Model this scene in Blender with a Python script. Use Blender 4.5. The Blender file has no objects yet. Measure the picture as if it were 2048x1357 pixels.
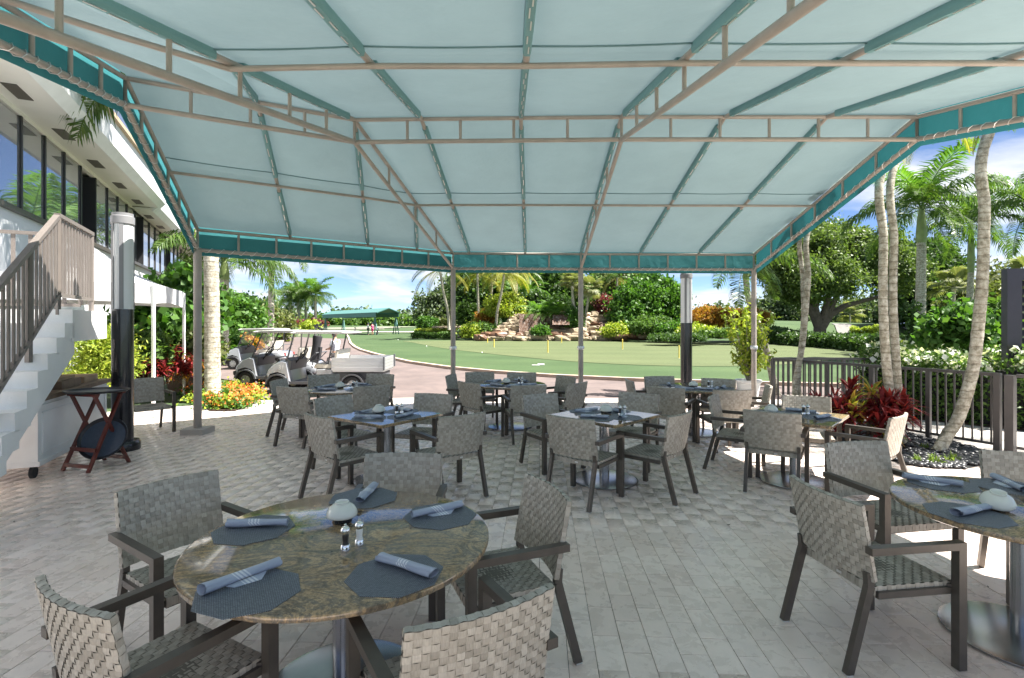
import bpy, bmesh, math, random
import numpy as np
from mathutils import Vector, Matrix
R = math.radians
rng = np.random.default_rng(7)
random.seed(7)
scn = bpy.context.scene
COL = scn.collection

# ---------------------------------------------------------------- camera
CAM_H, FPX, HORIZON = 1.8, 1050.0, 647.0          # eye height, focal length and horizon row of the 2048x1357 photograph
cam_data = bpy.data.cameras.new('camera')
cam = bpy.data.objects.new('camera', cam_data); COL.objects.link(cam)
cam.location = (0, 0, CAM_H)
cam.rotation_euler = (R(90), 0, 0)
cam_data.sensor_width = 36.0
cam_data.lens = 36.0 * FPX / 2048.0
cam_data.shift_y = -(678.5 - HORIZON) / 2048.0
cam_data.clip_start, cam_data.clip_end = 0.05, 6000
scn.camera = cam
scn.render.resolution_x, scn.render.resolution_y = 1024, 678

# ---------------------------------------------------------------- sky and sun
SUN_DIR = Vector((0.60, -0.06, 1.0)).normalized()    # towards the sun
SUN_EL = math.asin(SUN_DIR.z)
SUN_AZ = math.atan2(SUN_DIR.x, SUN_DIR.y)
world = bpy.data.worlds.new('World'); scn.world = world; world.use_nodes = True
wn, wl = world.node_tree.nodes, world.node_tree.links
wn.clear()
w_out = wn.new('ShaderNodeOutputWorld'); w_bg = wn.new('ShaderNodeBackground')
w_sky = wn.new('ShaderNodeTexSky'); w_sky.sky_type = 'NISHITA'; w_sky.sun_disc = False
w_sky.sun_elevation = SUN_EL; w_sky.sun_rotation = SUN_AZ
w_sky.altitude = 2500; w_sky.air_density = 0.62; w_sky.dust_density = 0.25; w_sky.ozone_density = 3.0
w_tc = wn.new('ShaderNodeTexCoord'); w_sep = wn.new('ShaderNodeSeparateXYZ')
wl.new(w_tc.outputs['Generated'], w_sep.inputs[0])
w_z = wn.new('ShaderNodeMath'); w_z.operation = 'MAXIMUM'; w_z.inputs[1].default_value = 0.0
wl.new(w_sep.outputs['Z'], w_z.inputs[0])
w_za = wn.new('ShaderNodeMath'); w_za.operation = 'ADD'; w_za.inputs[1].default_value = 0.16
wl.new(w_z.outputs[0], w_za.inputs[0])
w_dx = wn.new('ShaderNodeMath'); w_dx.operation = 'DIVIDE'
w_dy = wn.new('ShaderNodeMath'); w_dy.operation = 'DIVIDE'
wl.new(w_sep.outputs['X'], w_dx.inputs[0]); wl.new(w_za.outputs[0], w_dx.inputs[1])
wl.new(w_sep.outputs['Y'], w_dy.inputs[0]); wl.new(w_za.outputs[0], w_dy.inputs[1])
w_cmb = wn.new('ShaderNodeCombineXYZ'); wl.new(w_dx.outputs[0], w_cmb.inputs[0]); wl.new(w_dy.outputs[0], w_cmb.inputs[1])
w_cmb.inputs[2].default_value = 3.7
w_no = wn.new('ShaderNodeTexNoise'); w_no.inputs['Scale'].default_value = 1.15; w_no.inputs['Detail'].default_value = 9
w_no.inputs['Roughness'].default_value = 0.56; w_no.inputs['Distortion'].default_value = 0.35
wl.new(w_cmb.outputs[0], w_no.inputs['Vector'])
w_rmp = wn.new('ShaderNodeValToRGB'); w_rmp.color_ramp.elements[0].position = 0.43; w_rmp.color_ramp.elements[1].position = 0.60
w_rmp.color_ramp.elements[0].color = (0, 0, 0, 1); w_rmp.color_ramp.elements[1].color = (1, 1, 1, 1)
wl.new(w_no.outputs['Fac'], w_rmp.inputs[0])
w_mix = wn.new('ShaderNodeMixRGB'); w_mix.inputs[2].default_value = (5.4, 5.5, 5.7, 1)
w_cf = wn.new('ShaderNodeMath'); w_cf.operation = 'MULTIPLY'; w_cf.inputs[1].default_value = 0.85
wl.new(w_rmp.outputs[0], w_cf.inputs[0]); wl.new(w_cf.outputs[0], w_mix.inputs[0])
wl.new(w_sky.outputs[0], w_mix.inputs[1]); wl.new(w_mix.outputs[0], w_bg.inputs[0])
w_bg.inputs[1].default_value = 0.05
wl.new(w_bg.outputs[0], w_out.inputs[0])

sun_data = bpy.data.lights.new('sun', 'SUN'); sun_data.energy = 4.6; sun_data.angle = R(0.5); sun_data.color = (1.0, 0.95, 0.87)
sun = bpy.data.objects.new('sun', sun_data); COL.objects.link(sun)
sun.rotation_euler = (-SUN_DIR).to_track_quat('-Z', 'Y').to_euler()
sun.location = SUN_DIR * 60

scn.view_settings.view_transform = 'Standard'; scn.view_settings.look = 'None'
scn.view_settings.gamma = 1.0; scn.view_settings.use_curve_mapping = False
scn.view_settings.exposure = 2.08
scn.render.engine = 'CYCLES'
cy = scn.cycles
cy.max_bounces = 9; cy.diffuse_bounces = 5; cy.glossy_bounces = 4; cy.transmission_bounces = 6; cy.transparent_max_bounces = 12
cy.use_denoising = True
cy.sample_clamp_indirect = 6.0
cy.caustics_reflective = False; cy.caustics_refractive = False

# ---------------------------------------------------------------- helpers
def G(x, y, z=0.0):
    """place on a level z of the site, read off the photograph"""
    d = (CAM_H - z) * FPX / (y - HORIZON)
    return Vector(((x - 1024) / FPX * d, d, z))
def D(x, y, d):
    return Vector(((x - 1024) / FPX * d, d, CAM_H - (y - HORIZON) / FPX * d))

class MB:
    def __init__(s): s.v = []; s.f = []
    def quadmesh(s, v, f):
        o = len(s.v); s.v.extend([tuple(p) for p in v]); s.f.extend([tuple(i + o for i in q) for q in f]); return s
    def box(s, c, size, rz=0.0, m=None):
        x, y, z = size[0] / 2, size[1] / 2, size[2] / 2
        M = m if m is not None else Matrix.Rotation(rz, 3, 'Z')
        c = Vector(c)
        v = [c + M @ Vector(p) for p in ((-x,-y,-z),(x,-y,-z),(x,y,-z),(-x,y,-z),(-x,-y,z),(x,-y,z),(x,y,z),(-x,y,z))]
        return s.quadmesh(v, [(0,3,2,1),(4,5,6,7),(0,1,5,4),(1,2,6,5),(2,3,7,6),(3,0,4,7)])
    def bar(s, p, q, w, h, up=(0,0,1)):
        p, q = Vector(p), Vector(q); d = (q - p)
        L = d.length; d.normalize(); up = Vector(up)
        if abs(d.dot(up)) > 0.98: up = Vector((0,1,0))
        a = d.cross(up).normalized(); b = a.cross(d).normalized()
        v = []
        for e in (p, q):
            for sx, sy in ((-1,-1),(1,-1),(1,1),(-1,1)): v.append(e + a*sx*w/2 + b*sy*h/2)
        return s.quadmesh(v, [(0,1,2,3),(7,6,5,4),(0,4,5,1),(1,5,6,2),(2,6,7,3),(3,7,4,0)])
    def tube(s, pts, r, n=8, cap=True):
        pts = [Vector(p) for p in pts]; k = len(pts)
        rs = r if hasattr(r, '__len__') else [r]*k
        ref = Vector((0.13,0.21,1)).normalized(); o = len(s.v); prev = None
        for i, p in enumerate(pts):
            d = (pts[min(i+1,k-1)] - pts[max(i-1,0)]).normalized()
            if prev is None:
                a = d.cross(ref)
                if a.length < 0.1: a = d.cross(Vector((1,0,0)))
                a.normalize()
            else:
                a = (prev - d*prev.dot(d)).normalized()
            prev = a; b = d.cross(a)
            for j in range(n):
                t = 2*math.pi*j/n; s.v.append(tuple(p + (a*math.cos(t) + b*math.sin(t))*rs[i]))
        for i in range(k-1):
            for j in range(n):
                s.f.append((o+i*n+j, o+i*n+(j+1)%n, o+(i+1)*n+(j+1)%n, o+(i+1)*n+j))
        if cap:
            s.f.append(tuple(o+j for j in reversed(range(n)))); s.f.append(tuple(o+(k-1)*n+j for j in range(n)))
        return s
    def lathe(s, prof, n=20, c=(0,0,0), m=None, cap=True):
        c = Vector(c); o = len(s.v); k = len(prof)
        for (r, z) in prof:
            for j in range(n):
                t = 2*math.pi*j/n; p = Vector((r*math.cos(t), r*math.sin(t), z))
                s.v.append(tuple(c + (m @ p if m is not None else p)))
        for i in range(k-1):
            for j in range(n):
                s.f.append((o+i*n+j, o+i*n+(j+1)%n, o+(i+1)*n+(j+1)%n, o+(i+1)*n+j))
        if cap and prof[0][0] > 1e-5: s.f.append(tuple(o+j for j in reversed(range(n))))
        if cap and prof[-1][0] > 1e-5: s.f.append(tuple(o+(k-1)*n+j for j in range(n)))
        return s
    def prism(s, poly, z0, z1):
        n = len(poly); o = len(s.v)
        for z in (z0, z1):
            for p in poly: s.v.append((p[0], p[1], z))
        s.f.append(tuple(o+j for j in reversed(range(n)))); s.f.append(tuple(o+n+j for j in range(n)))
        for j in range(n): s.f.append((o+j, o+(j+1)%n, o+n+(j+1)%n, o+n+j))
        return s
    def loft(s, secs, cap=True):
        o = len(s.v); n = len(secs[0])
        for sec in secs: s.v.extend([tuple(p) for p in sec])
        for i in range(len(secs)-1):
            for j in range(n):
                s.f.append((o+i*n+j, o+i*n+(j+1)%n, o+(i+1)*n+(j+1)%n, o+(i+1)*n+j))
        if cap:
            s.f.append(tuple(o+j for j in reversed(range(n)))); s.f.append(tuple(o+(len(secs)-1)*n+j for j in range(n)))
        return s
    def face(s, pts):
        o = len(s.v); s.v.extend([tuple(p) for p in pts]); s.f.append(tuple(range(o, o+len(pts)))); return s
    def mesh(s, name, off=None, smooth=False, fix=True):
        me = bpy.data.meshes.new(name)
        v = s.v if off is None else [(a[0]-off[0], a[1]-off[1], a[2]-off[2]) for a in s.v]
        me.from_pydata(v, [], s.f)
        if fix:
            bm = bmesh.new(); bm.from_mesh(me); bmesh.ops.recalc_face_normals(bm, faces=bm.faces); bm.to_mesh(me); bm.free()
        if smooth:
            me.polygons.foreach_set('use_smooth', [True]*len(me.polygons))
            try: me.set_sharp_from_angle(angle=R(40))
            except Exception: pass
        me.update(); return me
    def build(s, name, mat, parent=None, smooth=False, world=False, fix=True, loc=None):
        off = None
        if world and parent is not None:
            off = root_loc(parent)
        if loc is not None: off = loc
        o = bpy.data.objects.new(name, s.mesh(name, off, smooth, fix)); COL.objects.link(o)
        if mat is not None: o.data.materials.append(mat)
        if parent is not None: o.parent = parent
        elif loc is not None: o.location = loc
        return o
def root_loc(o):
    l = Vector((0,0,0))
    while o is not None: l += o.location; o = o.parent
    return l
def tag(o, label=None, cat=None, group=None, kind=None):
    if label: o['label'] = label
    if cat: o['category'] = cat
    if group: o['group'] = group
    if kind: o['kind'] = kind
    return o
def thing(name, label, cat, loc=(0,0,0), rz=0.0, group=None):
    o = bpy.data.objects.new(name, None); COL.objects.link(o)
    o.empty_display_size = 0.2; o.location = loc; o.rotation_euler = (0,0,rz)
    return tag(o, label, cat, group)
def struct(name, mb, mat, **k):
    o = mb.build(name, mat, **k); o['kind'] = 'structure'; return o
def copy_tree(o, parent=None):
    c = o.copy(); COL.objects.link(c); c.parent = parent
    for ch in list(o.children): copy_tree(ch, c)
    return c
def link_mesh(name, me, parent=None, loc=(0,0,0), rot=(0,0,0), scale=1.0):
    o = bpy.data.objects.new(name, me); COL.objects.link(o); o.parent = parent
    o.location = loc; o.rotation_euler = rot
    o.scale = (scale,)*3 if not hasattr(scale, '__len__') else scale
    return o
def np_mesh(name, v, f, mat):
    """fast mesh from arrays: v (N,3), f (M,k)"""
    me = bpy.data.meshes.new(name); k = f.shape[1]
    me.vertices.add(len(v)); me.vertices.foreach_set('co', v.astype(np.float32).ravel())
    me.loops.add(f.size); me.loops.foreach_set('vertex_index', f.astype(np.int32).ravel())
    me.polygons.add(len(f)); me.polygons.foreach_set('loop_start', np.arange(0, f.size, k, dtype=np.int32))
    me.update(calc_edges=True); me.validate()
    if mat is not None: me.materials.append(mat)
    return me
def leaf_arrays(pts, L, W, up=0.0, seed=0):
    r = np.random.default_rng(seed); n = len(pts)
    u = r.normal(size=(n,3)); u[:,2] -= up*0.6; u /= np.linalg.norm(u, axis=1, keepdims=True)
    nrm = r.normal(size=(n,3)); nrm[:,2] += up*1.5
    v = np.cross(nrm, u); v /= (np.linalg.norm(v, axis=1, keepdims=True) + 1e-9)
    w = np.cross(u, v)
    s = r.uniform(0.65, 1.3, size=(n,1)); Ls = L*s/2; Ws = W*s/2
    a = pts - u*Ls; b = pts + v*Ws + w*Ws*0.35; c = pts + u*Ls; d = pts - v*Ws + w*Ws*0.35
    V = np.stack([a,b,c,d], 1).reshape(-1,3); F = np.arange(4*n).reshape(n,4)
    return V, F
def leaf_part(name, pts, L, W, mat, parent=None, up=0.3, seed=0):
    off = np.array(root_loc(parent)) if parent is not None else np.zeros(3)
    V, F = leaf_arrays(np.asarray(pts) - off, L, W, up, seed)
    o = bpy.data.objects.new(name, np_mesh(name, V, F, mat)); COL.objects.link(o); o.parent = parent
    return o
def clumps(ells, ncl, per, csize, seed=0, shell=0.55, zsquash=0.75):
    """points of leaf clumps spread through a set of ellipsoids (centre, radii)"""
    r = np.random.default_rng(seed); out = []; cen = []
    vols = np.array([e[1][0]*e[1][1]*e[1][2] for e in ells])**0.67; vols = vols/vols.sum()
    for (c, rad), w in zip(ells, vols):
        k = max(3, int(ncl*w)); d = r.normal(size=(k,3)); d /= np.linalg.norm(d, axis=1, keepdims=True)
        rr = shell + (1-shell)*r.uniform(size=(k,1))**0.7
        rr *= 1 + 0.10*r.normal(size=(k,1))
        cen.append(np.array(c) + d*rr*np.array(rad))
    cen = np.concatenate(cen)
    for q in cen:
        m = int(per*r.uniform(0.5,1.5)); s = csize*r.uniform(0.6,1.35)
        g = r.normal(size=(m,3))*0.5*np.array([s,s,s*zsquash]); out.append(q + g)
    return np.concatenate(out), cen

# ---------------------------------------------------------------- materials
MATS = {}
def mat(name):
    m = bpy.data.materials.new(name); m.use_nodes = True; MATS[name] = m
    return m, m.node_tree.nodes, m.node_tree.links, m.node_tree.nodes['Principled BSDF']
def plain(name, col, rough=0.5, metal=0.0, var=0.0, scale=8.0, bump=0.0, bscale=60.0, spec=0.5, coat=0.0):
    m, n, l, b = mat(name)
    b.inputs['Roughness'].default_value = rough; b.inputs['Metallic'].default_value = metal
    b.inputs['Specular IOR Level'].default_value = spec; b.inputs['Coat Weight'].default_value = coat
    b.inputs['Base Color'].default_value = (*col, 1)
    if var > 0:
        tc = n.new('ShaderNodeTexCoord'); no = n.new('ShaderNodeTexNoise'); no.inputs['Scale'].default_value = scale; no.inputs['Detail'].default_value = 6
        l.new(tc.outputs['Object'], no.inputs['Vector'])
        r = n.new('ShaderNodeValToRGB'); r.color_ramp.elements[0].position = 0.3; r.color_ramp.elements[1].position = 0.7
        r.color_ramp.elements[0].color = (*[c*(1-var) for c in col], 1); r.color_ramp.elements[1].color = (*[min(1, c*(1+var)) for c in col], 1)
        l.new(no.outputs['Fac'], r.inputs[0]); l.new(r.outputs[0], b.inputs['Base Color'])
    if bump > 0:
        tc = n.new('ShaderNodeTexCoord'); no = n.new('ShaderNodeTexNoise'); no.inputs['Scale'].default_value = bscale; no.inputs['Detail'].default_value = 5
        l.new(tc.outputs['Object'], no.inputs['Vector'])
        bp = n.new('ShaderNodeBump'); bp.inputs['Strength'].default_value = bump; bp.inputs['Distance'].default_value = 0.02
        l.new(no.outputs['Fac'], bp.inputs['Height']); l.new(bp.outputs[0], b.inputs['Normal'])
    return m
def leafmat(name, cols, trans=0.35, rough=0.5):
    """leaf with its own random tint, light passes through"""
    m, n, l, b = mat(name)
    g = n.new('ShaderNodeNewGeometry'); r = n.new('ShaderNodeValToRGB')
    e = r.color_ramp.elements
    while len(e) < len(cols): e.new(0.5)
    for i, c in enumerate(cols):
        e[i].position = i/(len(cols)-1); e[i].color = (*c, 1)
    l.new(g.outputs['Random Per Island'], r.inputs[0])
    l.new(r.outputs[0], b.inputs['Base Color']); b.inputs['Roughness'].default_value = rough
    b.inputs['Specular IOR Level'].default_value = 0.35
    t = n.new('ShaderNodeBsdfTranslucent')
    mx = n.new('ShaderNodeMixRGB'); mx.blend_type = 'MULTIPLY'; mx.inputs[0].default_value = 1; mx.inputs[2].default_value = (1.25, 1.35, 0.55, 1)
    l.new(r.outputs[0], mx.inputs[1]); l.new(mx.outputs[0], t.inputs[0])
    ms = n.new('ShaderNodeMixShader'); ms.inputs[0].default_value = trans
    l.new(b.outputs[0], ms.inputs[1]); l.new(t.outputs[0], ms.inputs[2]); l.new(ms.outputs[0], n['Material Output'].inputs[0])
    return m
def ramp(n, stops):
    r = n.new('ShaderNodeValToRGB'); e = r.color_ramp.elements
    while len(e) < len(stops): e.new(0.5)
    for i, (p, c) in enumerate(stops): e[i].position = p; e[i].color = (*c, 1)
    return r
def noise(n, l, vec, scale, detail=5, rough=0.55, dist=0.0):
    no = n.new('ShaderNodeTexNoise'); no.inputs['Scale'].default_value = scale; no.inputs['Detail'].default_value = detail
    no.inputs['Roughness'].default_value = rough; no.inputs['Distortion'].default_value = dist
    if vec is not None: l.new(vec, no.inputs['Vector'])
    return no.outputs['Fac']
def mathn(n, l, op, a, b=None):
    m = n.new('ShaderNodeMath'); m.operation = op
    for i, x in enumerate((a, b)):
        if x is None: continue
        if isinstance(x, (int, float)): m.inputs[i].default_value = x
        else: l.new(x, m.inputs[i])
    return m.outputs[0]

M_pipe = plain('painted_pipe', (0.36, 0.315, 0.28), 0.42, var=0.10, scale=6)
M_white = plain('white_paint', (0.76, 0.77, 0.78), 0.45, var=0.06, scale=3)
M_stucco = plain('white_stucco', (0.80, 0.80, 0.80), 0.8, var=0.05, scale=2, bump=0.25, bscale=45)
M_soffit = plain('cream_soffit', (0.78, 0.765, 0.72), 0.8, var=0.04, scale=1)
M_tan = plain('tan_roof_cap', (0.42, 0.33, 0.23), 0.7, var=0.1)
M_vent = plain('vent_grille', (0.10, 0.09, 0.075), 0.6)
M_frame = plain('bronze_frame', (0.085, 0.073, 0.062), 0.38, metal=0.25, var=0.10, scale=20)
M_rail = plain('taupe_rail_paint', (0.15, 0.13, 0.118), 0.45, var=0.06)
M_fence = plain('dark_fence_paint', (0.085, 0.078, 0.078), 0.4, var=0.08)
M_steel = plain('brushed_steel', (0.42, 0.43, 0.45), 0.22, metal=1.0, var=0.08, scale=4)
M_chrome = plain('chrome', (0.75, 0.75, 0.75), 0.08, metal=1.0)
M_black = plain('black_metal', (0.012, 0.012, 0.016), 0.22, var=0.1, coat=0.4)
M_blackp = plain('black_plastic', (0.02, 0.02, 0.022), 0.5)
M_frost = plain('frosted_lamp_glass', (0.72, 0.73, 0.74), 0.3, var=0.04, scale=2)
M_greyp = plain('grey_lamp_rib', (0.22, 0.22, 0.23), 0.35)
M_wood = plain('mahogany_wood', (0.12, 0.022, 0.014), 0.35, var=0.3, scale=14, coat=0.3)
M_tray = plain('tray_top', (0.045, 0.065, 0.10), 0.5, var=0.15, scale=30)
M_trayb = plain('tray_rim', (0.02, 0.022, 0.028), 0.4)
M_porc = plain('white_porcelain', (0.66, 0.67, 0.63), 0.18, coat=0.3)
M_tent = plain('tent_fabric', (0.66, 0.66, 0.68), 0.7, var=0.03)
M_conc = plain('concrete', (0.42, 0.39, 0.36), 0.75, var=0.10, scale=1.2, bump=0.1, bscale=90)
M_curb = plain('curb_concrete', (0.46, 0.36, 0.29), 0.8, var=0.15, scale=2)
M_terra = plain('clay_pot', (0.20, 0.14, 0.12), 0.7, var=0.15)
M_mulch = plain('mulch', (0.055, 0.030, 0.020), 0.95, var=0.4, scale=25, bump=0.6, bscale=60)
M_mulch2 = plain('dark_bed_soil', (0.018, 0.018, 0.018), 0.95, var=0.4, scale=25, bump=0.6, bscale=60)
M_pebble = plain('black_pebble', (0.035, 0.036, 0.04), 0.35, var=0.35, scale=9)
m, n, l, b = mat('ringed_palm_bark'); M_trunk = m
tc = n.new('ShaderNodeTexCoord'); sp = n.new('ShaderNodeSeparateXYZ'); l.new(tc.outputs['Object'], sp.inputs[0])
f0 = noise(n, l, tc.outputs['Object'], 3.0, 4); f1 = noise(n, l, tc.outputs['Object'], 16, 8, 0.72); f2 = noise(n, l, tc.outputs['Object'], 5.5, 6, 0.65, 0.6)
rg = mathn(n, l, 'FRACT', mathn(n, l, 'ADD', mathn(n, l, 'MULTIPLY', sp.outputs[2], 8.5), mathn(n, l, 'MULTIPLY', f0, 1.1)))
rgr = ramp(n, [(0.0,(0.42,0.38,0.33)), (0.10,(1,1,1)), (0.85,(0.92,0.92,0.92)), (1.0,(0.6,0.57,0.5))]); l.new(rg, rgr.inputs[0])
lich = ramp(n, [(0.34,(0.20,0.18,0.145)), (0.46,(0.36,0.335,0.28)), (0.58,(0.52,0.50,0.44)), (0.72,(0.62,0.60,0.56))]); l.new(f1, lich.inputs[0])
big = ramp(n, [(0.35,(0.70,0.68,0.60)), (0.6,(1.1,1.1,1.08))]); l.new(f2, big.inputs[0])
mx = n.new('ShaderNodeMixRGB'); mx.blend_type = 'MULTIPLY'; mx.inputs[0].default_value = 0.85; l.new(lich.outputs[0], mx.inputs[1]); l.new(rgr.outputs[0], mx.inputs[2])
mx2 = n.new('ShaderNodeMixRGB'); mx2.blend_type = 'MULTIPLY'; mx2.inputs[0].default_value = 1.0; l.new(mx.outputs[0], mx2.inputs[1]); l.new(big.outputs[0], mx2.inputs[2])
l.new(mx2.outputs[0], b.inputs['Base Color']); b.inputs['Roughness'].default_value = 0.9
bp = n.new('ShaderNodeBump'); bp.inputs['Strength'].default_value = 0.6; bp.inputs['Distance'].default_value = 0.015; l.new(mathn(n, l, 'ADD', f1, rgr.outputs[0]), bp.inputs['Height']); l.new(bp.outputs[0], b.inputs['Normal'])
M_bark = plain('tree_bark', (0.13, 0.105, 0.085), 0.9, var=0.3, scale=5, bump=0.7, bscale=12)
M_bark2 = plain('pale_bark', (0.30, 0.27, 0.22), 0.9, var=0.25, scale=4, bump=0.4, bscale=15)
M_shaft = plain('crownshaft', (0.20, 0.26, 0.09), 0.45, var=0.25, scale=3)
M_rock = plain('waterfall_rock', (0.31, 0.25, 0.175), 0.85, var=0.45, scale=1.1, bump=0.6, bscale=6)
M_rockred = plain('wet_red_rock', (0.16, 0.085, 0.05), 0.5, var=0.45, scale=1.6, bump=0.6, bscale=6)
M_silver = plain('silver_cart_paint', (0.42, 0.44, 0.48), 0.28, metal=0.35, coat=0.5)
M_cartw = plain('cart_white', (0.60, 0.60, 0.58), 0.35)
M_cartg = plain('cart_grey_plastic', (0.10, 0.105, 0.115), 0.5)
M_tyre = plain('tyre_rubber', (0.025, 0.025, 0.027), 0.75)
M_rim = plain('wheel_rim', (0.50, 0.50, 0.51), 0.3, metal=0.5)
M_beige = plain('seat_vinyl', (0.62, 0.58, 0.50), 0.5)
M_alu = plain('bed_aluminium', (0.62, 0.63, 0.65), 0.35, metal=0.6)
M_yellow = plain('yellow_marker', (0.75, 0.60, 0.12), 0.5)
M_golf = plain('golf_ball_white', (0.85, 0.85, 0.83), 0.4)
M_green_roof = plain('shelter_green', (0.07, 0.19, 0.175), 0.5, var=0.1)
M_bag = plain('golf_bag_cloth', (0.03, 0.03, 0.035), 0.7)
M_skin = plain('skin', (0.48, 0.28, 0.19), 0.55)
M_shirt = plain('pale_blue_shirt', (0.62, 0.66, 0.74), 0.8)
M_trous = plain('grey_trousers', (0.36, 0.37, 0.39), 0.8)
M_hair = plain('hair', (0.10, 0.07, 0.05), 0.8)
M_pink = plain('magenta_shirt', (0.55, 0.05, 0.20), 0.8)
M_navy = plain('navy_cloth', (0.03, 0.035, 0.07), 0.8)
M_carw = plain('car_white', (0.72, 0.73, 0.75), 0.25, coat=0.6)
M_card = plain('car_dark', (0.03, 0.035, 0.045), 0.25, coat=0.6)
M_purple = plain('louvre_paint', (0.040, 0.036, 0.052), 0.35, var=0.08)
M_red = plain('tail_light_red', (0.5, 0.02, 0.02), 0.3)
M_sandbox = plain('cardboard', (0.34, 0.24, 0.15), 0.8, var=0.2)
M_box = plain('brown_crate', (0.16, 0.11, 0.075), 0.7, var=0.3)
M_tealbox = plain('teal_bin', (0.10, 0.26, 0.27), 0.5)
M_tagw = plain('chair_tag', (0.7, 0.7, 0.7), 0.3, metal=0.6)
M_wallp = plain('white_wall_paint', (0.72, 0.74, 0.77), 0.6, var=0.03, scale=1)
M_sand = plain('bunker_sand', (0.72, 0.68, 0.58), 0.9, var=0.05)

L_mid = leafmat('leaf_mid_green', [(0.055,0.115,0.025),(0.09,0.17,0.038),(0.135,0.225,0.055)])
L_dark = leafmat('leaf_dark_green', [(0.03,0.07,0.018),(0.055,0.11,0.028),(0.085,0.15,0.04)])
L_bright = leafmat('leaf_bright_green', [(0.045,0.12,0.02),(0.075,0.175,0.03),(0.115,0.225,0.045)])
L_oak = leafmat('leaf_oak', [(0.075,0.125,0.035),(0.115,0.175,0.05),(0.17,0.23,0.075)])
L_yel = leafmat('leaf_yellow_green', [(0.19,0.28,0.035),(0.30,0.38,0.05),(0.42,0.45,0.07)])
L_olive = leafmat('leaf_olive', [(0.09,0.12,0.04),(0.13,0.16,0.055),(0.18,0.20,0.07)])
L_grey = leafmat('leaf_grey_green', [(0.07,0.11,0.055),(0.10,0.145,0.075),(0.14,0.18,0.10)])
L_orange = leafmat('leaf_croton', [(0.30,0.11,0.02),(0.42,0.20,0.03),(0.30,0.24,0.04)])
L_red = leafmat('leaf_cordyline', [(0.05,0.007,0.010),(0.16,0.014,0.020),(0.30,0.035,0.035)], trans=0.4)
L_redy = leafmat('leaf_cordyline_tip', [(0.30,0.34,0.05),(0.40,0.36,0.06),(0.35,0.12,0.04)], trans=0.4)
L_palm = leafmat('leaf_palm', [(0.045,0.095,0.02),(0.075,0.14,0.03),(0.13,0.19,0.05)], trans=0.4, rough=0.4)
L_palmy = leafmat('leaf_palm_yellow', [(0.20,0.22,0.04),(0.30,0.30,0.06),(0.40,0.34,0.08)], trans=0.4)
L_palmb = leafmat('leaf_palm_bright', [(0.06,0.15,0.02),(0.10,0.22,0.03),(0.15,0.27,0.05)], trans=0.4)
L_fan = leafmat('leaf_fan_palm', [(0.14,0.17,0.07),(0.20,0.22,0.10),(0.27,0.28,0.14)], trans=0.35)
L_flor = leafmat('flower_orange', [(0.75,0.16,0.05),(0.80,0.28,0.06),(0.70,0.10,0.08)], trans=0.3)
L_flow = leafmat('flower_white', [(0.75,0.75,0.70),(0.80,0.80,0.78),(0.62,0.66,0.55)], trans=0.3)
L_grass = leafmat('grass_tuft', [(0.10,0.17,0.03),(0.16,0.24,0.05),(0.24,0.30,0.08)], trans=0.35)
L_mag = leafmat('leaf_magenta', [(0.16,0.03,0.05),(0.24,0.05,0.08),(0.10,0.10,0.04)])

def glass(name, col, rough, alpha):
    m, n, l, b = mat(name)
    b.inputs['Base Color'].default_value = (*col, 1); b.inputs['Roughness'].default_value = rough; b.inputs['Metallic'].default_value = 1.0
    t = n.new('ShaderNodeBsdfTransparent'); ms = n.new('ShaderNodeMixShader')
    fr = n.new('ShaderNodeLayerWeight'); fr.inputs[0].default_value = 0.5
    ad = mathn(n, l, 'ADD', mathn(n, l, 'MULTIPLY', mathn(n, l, 'POWER', fr.outputs['Facing'], 4.0), 0.8), alpha)
    l.new(ad, ms.inputs[0]); l.new(t.outputs[0], ms.inputs[1]); l.new(b.outputs[0], ms.inputs[2]); l.new(ms.outputs[0], n['Material Output'].inputs[0])
    return m
M_glass = glass('clear_glass', (0.85, 0.88, 0.90), 0.03, 0.03)
m, n, l, b = mat('window_glass'); M_win = m
b.inputs['Base Color'].default_value = (0.10, 0.11, 0.13, 1); b.inputs['Metallic'].default_value = 0.75; b.inputs['Roughness'].default_value = 0.03
b.inputs['Base Color'].default_value = (0.55, 0.56, 0.60, 1)
m, n, l, b = mat('window_glass_blue'); M_winb = m
b.inputs['Base Color'].default_value = (0.05, 0.08, 0.14, 1); b.inputs['Roughness'].default_value = 0.05

def fabric(name, col, trans, tcol):
    m, n, l, b = mat(name)
    tc = n.new('ShaderNodeTexCoord'); f = noise(n, l, tc.outputs['Object'], 1.3, 4)
    r = ramp(n, [(0.3, [c*0.90 for c in col]), (0.7, [min(1, c*1.07) for c in col])]); l.new(f, r.inputs[0])
    l.new(r.outputs[0], b.inputs['Base Color']); b.inputs['Roughness'].default_value = 0.62; b.inputs['Specular IOR Level'].default_value = 0.4
    f2 = noise(n, l, tc.outputs['Object'], 1.6, 4, 0.6)
    bp = n.new('ShaderNodeBump'); bp.inputs['Strength'].default_value = 0.5; bp.inputs['Distance'].default_value = 0.06; l.new(f2, bp.inputs['Height']); l.new(bp.outputs[0], b.inputs['Normal'])
    t = n.new('ShaderNodeBsdfTranslucent'); t.inputs[0].default_value = (*tcol, 1)
    ms = n.new('ShaderNodeMixShader'); ms.inputs[0].default_value = trans
    l.new(b.outputs[0], ms.inputs[1]); l.new(t.outputs[0], ms.inputs[2]); l.new(ms.outputs[0], n['Material Output'].inputs[0])
    return m
M_roof = fabric('canopy_roof_fabric', (0.265, 0.375, 0.41), 0.106, (0.25, 0.375, 0.42))
M_seam_shade = plain('seam_shade_tape', (0.13, 0.235, 0.255), 0.7)  # dark teal carries the purlin's shade on the cloth
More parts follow.
